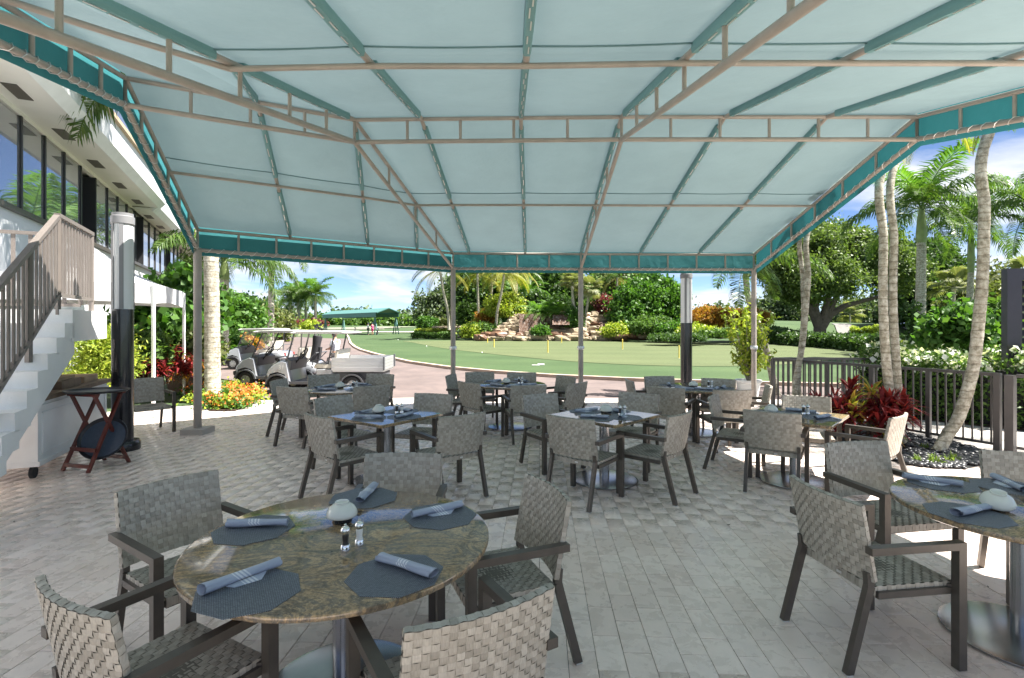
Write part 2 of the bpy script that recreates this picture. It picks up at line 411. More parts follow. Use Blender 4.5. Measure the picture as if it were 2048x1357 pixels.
M_sleeve = fabric('sleeve_fabric', (0.19, 0.37, 0.39), 0.15, (0.15, 0.36, 0.37))
M_val = fabric('valance_fabric', (0.035, 0.19, 0.21), 0.14, (0.04, 0.25, 0.28))

# woven plastic strands: each strand its own grey-beige
m, n, l, b = mat('woven_strand'); M_weave = m
g = n.new('ShaderNodeNewGeometry'); r = ramp(n, [(0.0, (0.31,0.285,0.24)), (0.5, (0.39,0.36,0.31)), (1.0, (0.47,0.44,0.385))])
l.new(g.outputs['Random Per Island'], r.inputs[0])
tc = n.new('ShaderNodeTexCoord'); mp = n.new('ShaderNodeMapping'); mp.inputs['Scale'].default_value = (240, 240, 20); l.new(tc.outputs['Object'], mp.inputs[0])
f = noise(n, l, mp.outputs[0], 1.0, 2); mx = n.new('ShaderNodeMixRGB'); mx.blend_type = 'MULTIPLY'; mx.inputs[0].default_value = 0.35
r2 = ramp(n, [(0.3, (0.6,0.6,0.6)), (0.7, (1.15,1.15,1.15))]); l.new(f, r2.inputs[0]); l.new(r.outputs[0], mx.inputs[1]); l.new(r2.outputs[0], mx.inputs[2])
l.new(mx.outputs[0], b.inputs['Base Color']); b.inputs['Roughness'].default_value = 0.42
M_weaveb = plain('weave_backing', (0.14, 0.13, 0.11), 0.7)

# granite
m, n, l, b = mat('granite'); M_gran = m
tc = n.new('ShaderNodeTexCoord'); oi = n.new('ShaderNodeObjectInfo')
va = n.new('ShaderNodeVectorMath'); va.operation = 'ADD'; l.new(tc.outputs['Object'], va.inputs[0]); l.new(oi.outputs['Location'], va.inputs[1])
mpg = n.new('ShaderNodeMapping'); mpg.inputs['Rotation'].default_value = (0, 0, 0.6); mpg.inputs['Scale'].default_value = (1.0, 2.1, 1.0); l.new(va.outputs[0], mpg.inputs[0])
f1 = noise(n, l, mpg.outputs[0], 2.6, 12, 0.72, 1.6)
r1 = ramp(n, [(0.28,(0.035,0.03,0.026)), (0.40,(0.17,0.145,0.105)), (0.47,(0.39,0.27,0.15)), (0.53,(0.13,0.115,0.095)), (0.62,(0.48,0.34,0.19)), (0.74,(0.22,0.12,0.055))])
l.new(f1, r1.inputs[0])
f2 = noise(n, l, va.outputs[0], 70, 4, 0.7); r2 = ramp(n, [(0.35,(0.45,0.45,0.45)), (0.55,(1,1,1)), (0.72,(1.6,1.5,1.35))]); l.new(f2, r2.inputs[0])
mx = n.new('ShaderNodeMixRGB'); mx.blend_type = 'MULTIPLY'; mx.inputs[0].default_value = 0.8; l.new(r1.outputs[0], mx.inputs[1]); l.new(r2.outputs[0], mx.inputs[2])
l.new(mx.outputs[0], b.inputs['Base Color']); b.inputs['Roughness'].default_value = 0.10; b.inputs['Coat Weight'].default_value = 0.35; b.inputs['Coat Roughness'].default_value = 0.04

# placemat weave
m, n, l, b = mat('placemat_weave'); M_mat = m
tc = n.new('ShaderNodeTexCoord'); mp = n.new('ShaderNodeMapping'); mp.inputs['Scale'].default_value = (1,1,1); l.new(tc.outputs['Object'], mp.inputs[0])
ck = n.new('ShaderNodeTexBrick'); ck.inputs['Scale'].default_value = 1.0; ck.offset = 0.5
ck.inputs['Brick Width'].default_value = 0.012; ck.inputs['Row Height'].default_value = 0.005; ck.inputs['Mortar Size'].default_value = 0.0011
ck.inputs['Color1'].default_value = (0.15,0.18,0.225,1); ck.inputs['Color2'].default_value = (0.26,0.285,0.33,1); ck.inputs['Mortar'].default_value = (0.012,0.014,0.022,1)
l.new(mp.outputs[0], ck.inputs['Vector']); l.new(ck.outputs['Color'], b.inputs['Base Color']); b.inputs['Roughness'].default_value = 0.45
bp = n.new('ShaderNodeBump'); bp.inputs['Strength'].default_value = 0.5; bp.inputs['Distance'].default_value = 0.002; bp.invert = True; l.new(ck.outputs['Fac'], bp.inputs['Height']); l.new(bp.outputs[0], b.inputs['Normal'])

# napkin cloth with woven stripes
m, n, l, b = mat('napkin_cloth'); M_nap = m
tc = n.new('ShaderNodeTexCoord'); sp = n.new('ShaderNodeSeparateXYZ'); l.new(tc.outputs['Object'], sp.inputs[0])
ax = mathn(n, l, 'ADD', mathn(n, l, 'MULTIPLY', sp.outputs[0], 1.0), mathn(n, l, 'MULTIPLY', sp.outputs[2], 0.8))
st = mathn(n, l, 'PINGPONG', mathn(n, l, 'ADD', ax, 0.05), 0.008)
inb = mathn(n, l, 'MULTIPLY', mathn(n, l, 'LESS_THAN', mathn(n, l, 'ABSOLUTE', mathn(n, l, 'SUBTRACT', ax, 0.015)), 0.026), mathn(n, l, 'GREATER_THAN', st, 0.0035))
mx = n.new('ShaderNodeMixRGB'); l.new(inb, mx.inputs[0]); mx.inputs[1].default_value = (0.37,0.41,0.51,1); mx.inputs[2].default_value = (0.66,0.68,0.72,1)
l.new(mx.outputs[0], b.inputs['Base Color']); b.inputs['Roughness'].default_value = 0.85
f = noise(n, l, tc.outputs['Object'], 40, 5, 0.6, 0.8); bp = n.new('ShaderNodeBump'); bp.inputs['Strength'].default_value = 0.5; bp.inputs['Distance'].default_value = 0.01; l.new(f, bp.inputs['Height']); l.new(bp.outputs[0], b.inputs['Normal'])

# travertine pavers: tone of each stone from its cell
PAV_A, PAV_W, PAV_L = R(3.0), 0.1525, 0.305
m, n, l, b = mat('travertine'); M_trav = m
gp = n.new('ShaderNodeNewGeometry'); mp = n.new('ShaderNodeMapping'); mp.inputs['Rotation'].default_value = (0, 0, PAV_A); l.new(gp.outputs['Position'], mp.inputs[0])
sp = n.new('ShaderNodeSeparateXYZ'); l.new(mp.outputs[0], sp.inputs[0])
row = mathn(n, l, 'FLOOR', mathn(n, l, 'DIVIDE', sp.outputs[0], PAV_W))
odd = mathn(n, l, 'FLOORED_MODULO', row, 2.0)
colm = mathn(n, l, 'FLOOR', mathn(n, l, 'ADD', mathn(n, l, 'DIVIDE', sp.outputs[1], PAV_L), mathn(n, l, 'MULTIPLY', odd, 0.5)))
cb = n.new('ShaderNodeCombineXYZ'); l.new(row, cb.inputs[0]); l.new(colm, cb.inputs[1])
wnz = n.new('ShaderNodeTexWhiteNoise'); wnz.noise_dimensions = '2D'; l.new(cb.outputs[0], wnz.inputs['Vector'])
rt = ramp(n, [(0.0,(0.775,0.65,0.585)), (0.35,(0.82,0.70,0.63)), (0.7,(0.86,0.745,0.675)), (1.0,(0.80,0.69,0.635))]); l.new(wnz.outputs['Value'], rt.inputs[0])
vs = n.new('ShaderNodeVectorMath'); vs.operation = 'ADD'; l.new(gp.outputs['Position'], vs.inputs[0]); l.new(wnz.outputs['Color'], vs.inputs[1])
f1 = noise(n, l, vs.outputs[0], 9, 8, 0.62, 0.5); r1 = ramp(n, [(0.28,(0.74,0.71,0.68)), (0.55,(1,1,1)), (0.75,(1.10,1.09,1.08))]); l.new(f1, r1.inputs[0])
mx = n.new('ShaderNodeMixRGB'); mx.blend_type = 'MULTIPLY'; mx.inputs[0].default_value = 0.5; l.new(rt.outputs[0], mx.inputs[1]); l.new(r1.outputs[0], mx.inputs[2])
f2 = noise(n, l, gp.outputs['Position'], 34, 5, 0.75, 0.4); pit = ramp(n, [(0.26,(0.55,0.50,0.45)), (0.33,(1,1,1))]); l.new(f2, pit.inputs[0])
mx2 = n.new('ShaderNodeMixRGB'); mx2.blend_type = 'MULTIPLY'; mx2.inputs[0].default_value = 1; l.new(mx.outputs[0], mx2.inputs[1]); l.new(pit.outputs[0], mx2.inputs[2])
f3 = noise(n, l, gp.outputs['Position'], 0.55, 4, 0.6); r3 = ramp(n, [(0.32,(0.88,0.87,0.86)), (0.60,(1.06,1.06,1.06))]); l.new(f3, r3.inputs[0])
mx3 = n.new('ShaderNodeMixRGB'); mx3.blend_type = 'MULTIPLY'; mx3.inputs[0].default_value = 1; l.new(mx2.outputs[0], mx3.inputs[1]); l.new(r3.outputs[0], mx3.inputs[2])
l.new(mx3.outputs[0], b.inputs['Base Color'])
rr = ramp(n, [(0.3,(0.20,)*3), (0.7,(0.38,)*3)]); l.new(f1, rr.inputs[0]); l.new(rr.outputs[0], b.inputs['Roughness']); b.inputs['Specular IOR Level'].default_value = 0.75
bp = n.new('ShaderNodeBump'); bp.inputs['Strength'].default_value = 0.22; bp.inputs['Distance'].default_value = 0.006; l.new(f2, bp.inputs['Height']); l.new(bp.outputs[0], b.inputs['Normal'])
M_joint = plain('sand_joint', (0.055, 0.047, 0.04), 0.95, var=0.3, scale=30)

# brick driveway (bricks too small to tell apart)
m, n, l, b = mat('driveway_brick'); M_brick = m
gp = n.new('ShaderNodeNewGeometry'); bk = n.new('ShaderNodeTexBrick'); bk.inputs['Scale'].default_value = 1.0
mpb = n.new('ShaderNodeMapping'); mpb.inputs['Rotation'].default_value = (0,0,0.5); l.new(gp.outputs['Position'], mpb.inputs[0]); l.new(mpb.outputs[0], bk.inputs['Vector'])
bk.inputs['Brick Width'].default_value = 0.22; bk.inputs['Row Height'].default_value = 0.11; bk.inputs['Mortar Size'].default_value = 0.006
bk.inputs['Color1'].default_value = (0.15,0.118,0.110,1); bk.inputs['Color2'].default_value = (0.12,0.097,0.094,1); bk.inputs['Mortar'].default_value = (0.14,0.115,0.105,1)
f = noise(n, l, gp.outputs['Position'], 0.8, 5); r = ramp(n, [(0.3,(0.75,0.72,0.72)), (0.7,(1.2,1.15,1.12))]); l.new(f, r.inputs[0])
mx = n.new('ShaderNodeMixRGB'); mx.blend_type = 'MULTIPLY'; mx.inputs[0].default_value = 1; l.new(bk.outputs['Color'], mx.inputs[1]); l.new(r.outputs[0], mx.inputs[2]); l.new(mx.outputs[0], b.inputs['Base Color']); b.inputs['Roughness'].default_value = 0.8
def turf(name, c0, c1, c2, sc):
    m, n, l, b = mat(name); gp = n.new('ShaderNodeNewGeometry')
    f = noise(n, l, gp.outputs['Position'], sc, 6, 0.6); r = ramp(n, [(0.3, c0), (0.5, c1), (0.7, c2)]); l.new(f, r.inputs[0])
    f2 = noise(n, l, gp.outputs['Position'], 40, 3, 0.7); r2 = ramp(n, [(0.3,(0.7,)*3), (0.7,(1.3,)*3)]); l.new(f2, r2.inputs[0])
    mpx = n.new('ShaderNodeMapping'); mpx.inputs['Rotation'].default_value = (0,0,0.12); l.new(gp.outputs['Position'], mpx.inputs[0])
    sy = n.new('ShaderNodeSeparateXYZ'); l.new(mpx.outputs[0], sy.inputs[0])
    stp = mathn(n, l, 'SINE', mathn(n, l, 'MULTIPLY', sy.outputs[1], 1.5)); rs = ramp(n, [(0.40,(0.955,)*3), (0.60,(1.035,)*3)]); l.new(mathn(n, l, 'ADD', mathn(n, l, 'MULTIPLY', stp, 0.5), 0.5), rs.inputs[0])
    mx = n.new('ShaderNodeMixRGB'); mx.blend_type = 'MULTIPLY'; mx.inputs[0].default_value = 1; l.new(r.outputs[0], mx.inputs[1]); l.new(r2.outputs[0], mx.inputs[2])
    mx2 = n.new('ShaderNodeMixRGB'); mx2.blend_type = 'MULTIPLY'; mx2.inputs[0].default_value = 1; l.new(mx.outputs[0], mx2.inputs[1]); l.new(rs.outputs[0], mx2.inputs[2])
    l.new(mx2.outputs[0], b.inputs['Base Color']); b.inputs['Roughness'].default_value = 0.85; b.inputs['Specular IOR Level'].default_value = 0.2
    bp = n.new('ShaderNodeBump'); bp.inputs['Strength'].default_value = 0.4; bp.inputs['Distance'].default_value = 0.03; l.new(f2, bp.inputs['Height']); l.new(bp.outputs[0], b.inputs['Normal'])
    return m
M_lawn = turf('lawn_turf', (0.040,0.072,0.028), (0.052,0.087,0.035), (0.066,0.101,0.042), 0.15)
M_green = turf('putting_green_turf', (0.080,0.102,0.046), (0.089,0.111,0.05), (0.098,0.118,0.055), 0.2)
m, n, l, b = mat('falling_water'); M_water = m
tc = n.new('ShaderNodeTexCoord'); mp = n.new('ShaderNodeMapping'); mp.inputs['Scale'].default_value = (7,7,0.5); l.new(tc.outputs['Object'], mp.inputs[0])
f = noise(n, l, mp.outputs[0], 1.5, 5); r = ramp(n, [(0.35,(0.07,0.035,0.02)), (0.52,(0.14,0.085,0.06)), (0.72,(0.34,0.31,0.29))]); l.new(f, r.inputs[0]); l.new(r.outputs[0], b.inputs['Base Color']); b.inputs['Roughness'].default_value = 0.7; b.inputs['Specular IOR Level'].default_value = 0.2
# ================================================================ the setting
def gz(x, y):
    """height of the lawn"""
    def bump(cx, cy, rx, ry, h):
        q = ((x-cx)/rx)**2 + ((y-cy)/ry)**2
        return h*math.exp(-q)
    z = -0.06
    z += bump(42, 92, 26, 30, 2.3) + bump(10, 78, 18, 13, 1.7) + bump(26, 72, 9, 9, 1.0) + bump(55, 60, 22, 16, 0.9)
    z += bump(-60, 160, 60, 45, 1.2)
    if y < 64: z = -0.06 + (z+0.06)*max(0.0, min(1.0, (y-57)/7.0))**2 if (y > 57 or x > 26) else -0.06
    return z
us = np.linspace(-1, 1, 150)
xs = np.sign(us)*(np.abs(us)*70 + np.abs(us)**5*2400)
vs_ = np.linspace(0, 1, 150)
ys = -40 + vs_*200 + vs_**6*3000
V = np.array([(x, y, gz(x, y)) for y in ys for x in xs]); nx = len(xs)
F = np.array([(j*nx+i, j*nx+i+1, (j+1)*nx+i+1, (j+1)*nx+i) for j in range(len(ys)-1) for i in range(nx-1)])
me = np_mesh('ground', V, F, M_lawn); me.polygons.foreach_set('use_smooth', [True]*len(me.polygons))
ground = link_mesh('ground', me); ground['kind'] = 'structure'

def sheet(name, poly, z, mt):
    return struct(name, MB().face([(p[0], p[1], z) for p in poly]), mt, fix=False)
# putting green
ctl = [(-11,55),(-9.4,50),(-5.6,40),(-2,33),(2,26.6),(5,23.6),(8.2,22.6),(11.5,23.2),(14.5,25.2),(19.5,29.5),(23.5,36),(23,44),(19,50),(12,54),(4,55.5),(-4,56.5)]
pg = []
for k in range(len(ctl)):
    p0, p1, p2, p3 = [Vector(ctl[(k+e) % len(ctl)]) for e in (-1,0,1,2)]
    for f in (0, 0.25, 0.5, 0.75): pg.append(tuple(0.5*((2*p1)+(p2-p0)*f+(2*p0-5*p1+4*p2-p3)*f*f+(3*p1-p0-3*p2+p3)*f**3)))
sheet('putting_green', pg, -0.045, M_green)
# brick driveway, its far edge is the curb of the green
curb_px = [(690,666),(694,671),(697,676),(701,688),(710,696),(722,702),(749,710),(790,720),(820,727),(896,738),(984,746.5),(1103,755),(1245,762),(1358,766),(1540,771),(1900,780)]
curb = [G(x, y, -0.03) for x, y in curb_px]
dr = [(p.x, p.y) for p in curb] + [(11.5, 12.0), (5.6, 12.6), (-1.5, 12.9), (-4.6, 12.6), (-7.9, 13.2), (-8.6, 16.5), (-11.6, 19.0), (-15.5, 24.0), (-24, 38), (-45, 66), (-60, 88), (-40, 100)]
sheet('driveway', dr, -0.03, M_brick)
cm = MB()
for a, b_ in zip(curb[:-1], curb[1:]): cm.bar(a + Vector((0,0,0.04)), b_ + Vector((0,0,0.04)), 0.20, 0.14)
struct('curb', cm, M_curb)
# concrete apron between terrace and driveway, in the sun
sheet('apron_path', [(11.5,12.0),(5.6,12.62),(-1.5,12.92),(-4.6,12.62),(-6.0,12.4),(-8.6,10.6),(-9.5,8),(-7,8),(5.0,10.5),(8.0,10.2),(11,9)], -0.022, M_conc)
# walk outside the fence
sheet('garden_path', [(5.3,10.55),(6.95,7.15),(9.6,3.2),(16,1.0),(16,6.2),(9.0,8.35),(7.6,9.9),(7.6,10.4)], -0.012, M_conc)
# bed soil for the hedge behind the walk
sheet('hedge_bed', [(7.4,10.9),(7.6,9.95),(9.0,8.35),(16,6.2),(30,8),(30,13),(11,13)], -0.008, M_mulch)

# terrace of travertine pavers
terr = [(-8.6,-1.5),(8.2,-1.5),(7.5,5.9),(6.86,7.15),(5.25,10.5),(5.5,12.0),(-1.3,12.0),(-3.6,11.3),(-5.9,10.3),(-9.2,9.7)]
floor = struct('terrace_floor', MB().face([(p[0], p[1], -0.010) for p in terr]), M_joint, fix=False)
def inside(poly, x, y):
    c = False; j = len(poly)-1
    for i in range(len(poly)):
        xi, yi = poly[i]; xj, yj = poly[j]
        if (yi > y) != (yj > y) and x < (xj-xi)*(y-yi)/(yj-yi)+xi: c = not c
        j = i
    return c
def paver_geo(jx=0.0030):
    w, L, h, ch = PAV_W/2 - jx/2, PAV_L/2 - jx/2, 0.012, 0.0016
    v = [(-w,-L,-h),(w,-L,-h),(w,L,-h),(-w,L,-h),(-w,-L,-ch),(w,-L,-ch),(w,L,-ch),(-w,L,-ch),(-w+ch,-L+ch,0),(w-ch,-L+ch,0),(w-ch,L-ch,0),(-w+ch,L-ch,0)]
    f = [(0,1,5,4),(1,2,6,5),(2,3,7,6),(3,0,4,7),(4,5,9,8),(5,6,10,9),(6,7,11,10),(7,4,8,11),(8,9,10,11)]
    return v, f
pv, pf = paver_geo()
pme = bpy.data.meshes.new('paver'); pme.from_pydata(pv, [], pf); pme.materials.append(M_trav); pme.update()
ca, sa = math.cos(PAV_A), math.sin(PAV_A)
cells = []
for i in range(-62, 62):
    for j in range(-14, 46):
        u = (i+0.5)*PAV_W; w_ = (j + 0.5 - 0.5*(i % 2))*PAV_L
        x, y = u*ca + w_*sa, -u*sa + w_*ca
        if not inside(terr, x, y): continue
        cells.append((x, y))
def seen(x, y):
    if y < 2.4: return 1e9
    px = 1024 + FPX*x/y; py = HORIZON + FPX*CAM_H/y
    return y if (0 < px < 2048 and py < 1380) else 1e9
cells.sort(key=lambda c: seen(*c))
pr = random.Random(3); bigv, bigf = [], []
pva = np.array(pv); rotm = np.array([[ca, sa, 0], [-sa, ca, 0], [0, 0, 1]])
for k, (x, y) in enumerate(cells):
    z = 0.001 + pr.gauss(0, 0.0006); rx, ry = pr.gauss(0, 0.0009), pr.gauss(0, 0.0009)
    if k < 300:
        o = link_mesh('paver', pme, floor, (x, y, z), (rx, ry, -PAV_A))
    else:
        q = pva @ rotm.T
        q = q + np.array([x, y, z]); q[:,2] += (q[:,0]-x)*ry*-1 + (q[:,1]-y)*rx
        b0 = len(bigv)*12; bigv.append(q); bigf.append(np.array([f for f in pf]) + b0)
me = np_mesh('paving', np.concatenate(bigv), np.concatenate(bigf), M_trav)
o = link_mesh('paving', me, floor); o['kind'] = 'stuff'
# ================================================================ the awning over the terrace
can = thing('awning', 'big teal fabric awning on beige pipe frame over the whole terrace', 'awning', (1.0, 6.5, 0))
def cpart(name, mb, mt, parent=None, smooth=True):
    return mb.build(name, mt, parent or can, smooth=smooth, world=True)
ZL, ZU, RL, RU = 3.0, 3.33, 4.25, 4.55          # eave and ridge, lower and upper pipes
P1, P2, P3, P4 = Vector((-5.15,8.6,0)), Vector((-1.29,11.5,0)), Vector((1.52,11.6,0)), Vector((5.40,11.72,0))
A, B, Rr, C = Vector((-2.13,7.1,0)), Vector((1.46,7.0,0)), Vector((5.40,7.0,0)), Vector((-4.34,5.89,0))
at = lambda p, z: Vector((p.x, p.y, z))
BS = 0.20                                        # fall of the rear slope
rearY = 0.2  # roof run on past its likely rear eave, unseen, to shade the near table
def back(p, y, d=None):
    """point on the rear slope line that starts at ridge point p"""
    t = (p.y - y); d = d or Vector((0,-1,0)); return Vector((p.x + d.x/(-d.y)*t, y, 0)), t
dC = Vector((0.287,-0.958,0)); dA = Vector((-0.11,-1,0))
Cb, tC = back(C, 1.35, dC); Ab, tA = back(A, 1.35, dA); Bb, tB = back(B, rearY); Rb, tR = back(Rr, rearY)
Ab2 = Vector((-2.889, rearY, 0))
def zb(base, t): return base - BS*t
# roof lines: ridge point, eave point, rear point
lines = [(A, P2, Ab, tA)]
for xr, xe in ((-1.22,-0.93), (0.12,0.29)): lines.append((Vector((xr,7.05,0)), Vector((xe, 11.52,0)), Vector((xr,rearY,0)), 6.85))
lines.append((B, P3, Bb, tB))
for xr, xe in ((2.84,2.83), (4.20,4.13)): lines.append((Vector((xr,7.0,0)), Vector((xe, 11.66,0)), Vector((xr,rearY,0)), 6.8))
lines.append((Rr, P4, Rb, tR))
def fab(q, sag=0.075, nu=7, nv=7, off=0.045):
    """a fabric panel stretched between four corners, sagging a little"""
    q = [Vector(p) for p in q]; mb = MB(); v = []; f = []
    for j in range(nv+1):
        for i in range(nu+1):
            s, t = i/nu, j/nv
            p = q[0]*(1-s)*(1-t) + q[1]*s*(1-t) + q[2]*s*t + q[3]*(1-s)*t
            v.append(p + Vector((0,0,off - sag*16*s*(1-s)*t*(1-t)*0.6)))
    for j in range(nv):
        for i in range(nu): a = j*(nu+1)+i; f.append((a, a+1, a+nu+2, a+nu+1))
    return mb.quadmesh(v, f)
PUR = 0.5
for a, b_ in zip(lines[:-1], lines[1:]):
    m0, m1 = a[0].lerp(a[1], PUR), b_[0].lerp(b_[1], PUR); zm = (RU+ZU)/2
    cpart('roof_panel', fab([at(a[0],RU), at(b_[0],RU), at(m1,zm), at(m0,zm)]), M_roof)
    cpart('roof_panel', fab([at(m0,zm), at(m1,zm), at(b_[1],ZU), at(a[1],ZU)]), M_roof)
    if a[2].y != b_[2].y: a = (a[0], a[1], Ab2, 6.9)
    h = 2.6/a[3]; h2 = 2.6/b_[3]
    n0, n1 = a[0].lerp(a[2], h), b_[0].lerp(b_[2], h2)
    cpart('roof_panel', fab([at(n0,zb(RU,2.6)), at(n1,zb(RU,2.6)), at(b_[0],RU), at(a[0],RU)]), M_roof)
    cpart('roof_panel', fab([at(a[2],zb(RU,a[3])), at(b_[2],zb(RU,b_[3])), at(n1,zb(RU,2.6)), at(n0,zb(RU,2.6))]), M_roof)
# left bay: front facet between hip and gable, rear facet
e1, e2, e3 = P1.lerp(P2, 0.30), P1.lerp(P2, 0.60), P1.lerp(P2, 0.82)
r1 = C.lerp(A, 0.53)
hipm = A.lerp(P2, PUR)
zm = (RU+ZU)/2
mid = lambda p, q: p.lerp(q, 0.5)
for a, b_ in (((C,P1),(r1,e1)), ((r1,e1),(A,e2))):
    m0, m1 = mid(*a), mid(*b_)
    cpart('roof_panel', fab([at(a[0],RU), at(b_[0],RU), at(m1,zm), at(m0,zm)]), M_roof)
    cpart('roof_panel', fab([at(m0,zm), at(m1,zm), at(b_[1],ZU), at(a[1],ZU)]), M_roof)
me2 = mid(A, e2)
cpart('roof_panel', fab([at(A,RU), at(A,RU), at(hipm,zm), at(me2,zm)], 0.02), M_roof)
cpart('roof_panel', fab([at(me2,zm), at(hipm,zm), at(e3,ZU), at(e2,ZU)], 0.03), M_roof)
cpart('roof_panel', fab([at(hipm,zm), at(hipm,zm), at(P2,ZU), at(e3,ZU)], 0.02), M_roof)
r1b = Cb.lerp(Ab, 0.5); t1 = (tC+tA)/2
c_m, r_m, a_m = C.lerp(Cb, 2.45/tC), r1.lerp(r1b, 2.52/t1), A.lerp(Ab, 2.6/tA)
for a, b_ in (((C,c_m,Cb,2.45,tC),(r1,r_m,r1b,2.52,t1)), ((r1,r_m,r1b,2.52,t1),(A,a_m,Ab,2.6,tA))):
    cpart('roof_panel', fab([at(a[1],zb(RU,a[3])), at(b_[1],zb(RU,b_[3])), at(b_[0],RU), at(a[0],RU)]), M_roof)
    cpart('roof_panel', fab([at(a[2],zb(RU,a[4])), at(b_[2],zb(RU,b_[4])), at(b_[1],zb(RU,b_[3])), at(a[1],zb(RU,a[3]))]), M_roof)
cpart('roof_panel', fab([at(Ab2,zb(RU,6.9)), at(Ab2,zb(RU,6.9)), at(Ab,zb(RU,tA)), at(Cb,zb(RU,tC))], 0.02), M_roof)

def pipe(name, p, q, r=0.028, parent=None): return cpart(name, MB().tube([p, q], r, 10), M_pipe, parent)
# rafters with laced fabric sleeves
def sleeve(rf, p, q, r=0.034):
    p, q = Vector(p), Vector(q); d = q - p; L = d.length; d.normalize()
    side = d.cross(Vector((0,0,1))).normalized(); upv = side.cross(d)
    mb = MB(); secs = []
    for e in (p + d*0.22, q - d*0.16):
        secs.append([e + side*a*r*0.95 + upv*bz for a, bz in ((-1,0.05),(-1.05,0.0),(-0.75,-r*0.95),(0.75,-r*0.95),(1.05,0.0),(1,0.05))])
    mb.loft(secs); cpart('sleeve', mb, M_sleeve, rf, smooth=False)
    lc = MB(); s = 0.3; k = 0
    while s < L - 0.35:
        e = p + d*s + upv*(-r*1.02) + side*(0.008*(1 if k % 2 else -1)); lc.bar(e, e + d*0.16, 0.010, 0.006); s += 0.24 + 0.05*math.sin(k*1.7); k += 1
    tag(cpart('lacing', lc, M_tagw, rf, smooth=False), kind='stuff')
def rafter(p, q, r=0.026):
    rf = pipe('rafter', p, q, r); sleeve(rf, p, q); return rf
for i, (a, e, b_, t) in enumerate(lines[:-1]):
    mz = at(a.lerp(e, 0.5), zm)
    if i != 0: rafter(at(a,RU), mz); rafter(mz, at(e,ZU))
    else: pipe('rafter', at(a,RU), at(e,ZU))
    n0 = at(a.lerp(b_, 2.6/t), zb(RU,2.6))
    rafter(at(a,RU), n0, 0.030); rafter(n0, at(b_,zb(RU,t)), 0.030)
for a, e in ((r1,e1), (A,e2)):
    m0 = at(mid(a,e), zm); rafter(at(a,RU), m0); rafter(m0, at(e,ZU))
rafter(at(hipm,zm), at(e3,ZU))
rafter(at(r1,RU), at(a_m,zb(RU,2.6)))
# purlins hang just under the cloth
dz = Vector((0,0,-0.05))
for a, b_ in zip(lines[:-1], lines[1:]):
    pipe('purlin', at(a[0].lerp(a[1],PUR),zm)+dz, at(b_[0].lerp(b_[1],PUR),zm)+dz, 0.022)
    pipe('purlin', at(a[0].lerp(a[2],2.6/a[3]),zb(RU,2.6))+dz, at(b_[0].lerp(b_[2],2.6/b_[3]),zb(RU,2.6))+dz, 0.026)
pipe('purlin', at(mid(C,P1),zm)+dz, at(mid(r1,e1),zm)+dz, 0.022); pipe('purlin', at(mid(r1,e1),zm)+dz, at(me2,zm)+dz, 0.022); pipe('purlin', at(me2,zm)+dz, at(hipm,zm)+dz, 0.022)
pipe('purlin', at(c_m,zb(RU,2.45))+dz, at(r_m,zb(RU,2.52))+dz, 0.026); pipe('purlin', at(r_m,zb(RU,2.52))+dz, at(a_m,zb(RU,2.6))+dz, 0.026)
# fold seams beside each purlin, its shade band painted in as their dark teal
def seam_shade(p, q):
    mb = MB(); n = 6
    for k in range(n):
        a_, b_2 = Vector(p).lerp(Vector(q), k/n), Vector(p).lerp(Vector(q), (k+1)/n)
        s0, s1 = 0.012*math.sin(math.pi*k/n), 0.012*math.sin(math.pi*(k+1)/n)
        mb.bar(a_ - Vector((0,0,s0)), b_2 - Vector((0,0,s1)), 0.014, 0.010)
    cpart('seam_shade', mb, M_seam_shade, smooth=False)
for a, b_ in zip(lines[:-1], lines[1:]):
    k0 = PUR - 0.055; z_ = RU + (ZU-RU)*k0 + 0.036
    seam_shade(at(a[0].lerp(a[1],k0),z_), at(b_[0].lerp(b_[1],k0),z_))
    seam_shade(at(a[0].lerp(a[2],2.85/a[3]),zb(RU,2.85)+0.036), at(b_[0].lerp(b_[2],2.85/b_[3]),zb(RU,2.85)+0.036))
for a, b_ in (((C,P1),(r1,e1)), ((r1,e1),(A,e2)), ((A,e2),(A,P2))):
    k0 = 0.445; z_ = RU + (ZU-RU)*k0 + 0.036; seam_shade(at(a[0].lerp(a[1],k0),z_), at(b_[0].lerp(b_[1],k0),z_))
# trusses: lower chord, upper chord, struts between
def truss(pl, ql, pu, qu, n, ends=(False, False), r=0.030, upper=True):
    ch = pipe('chord', pl, ql, r)
    if upper: pipe('chord', pu, qu, r*0.9)
    for k in range(n+1):
        if (k == 0 and not ends[0]) or (k == n and not ends[1]): continue
        t = k/n; pipe('strut', pl.lerp(ql,t), pu.lerp(qu,t), 0.020)
    return ch
truss(at(A,RL), at(B,RL), at(A,RU), at(B,RU), 5, (True, True)); truss(at(B,RL), at(Rr,RL), at(B,RU), at(Rr,RU), 6, (False, True))
truss(at(C,RL), at(A,RL), at(C,RU), at(A,RU), 4, (True, False))
truss(at(A,RL), at(P2,ZL), at(A,RU), at(P2,ZU), 4); truss(at(B,RL), at(P3,ZL), at(B,RU), at(P3,ZU), 4, upper=False)
truss(at(A,RL), at(Ab,zb(RL,tA)), at(A,RU), at(Ab,zb(RU,tA)), 7, upper=False, r=0.034); truss(at(B,RL), at(Bb,zb(RL,tB)), at(B,RU), at(Bb,zb(RU,tB)), 8, upper=False, r=0.034)
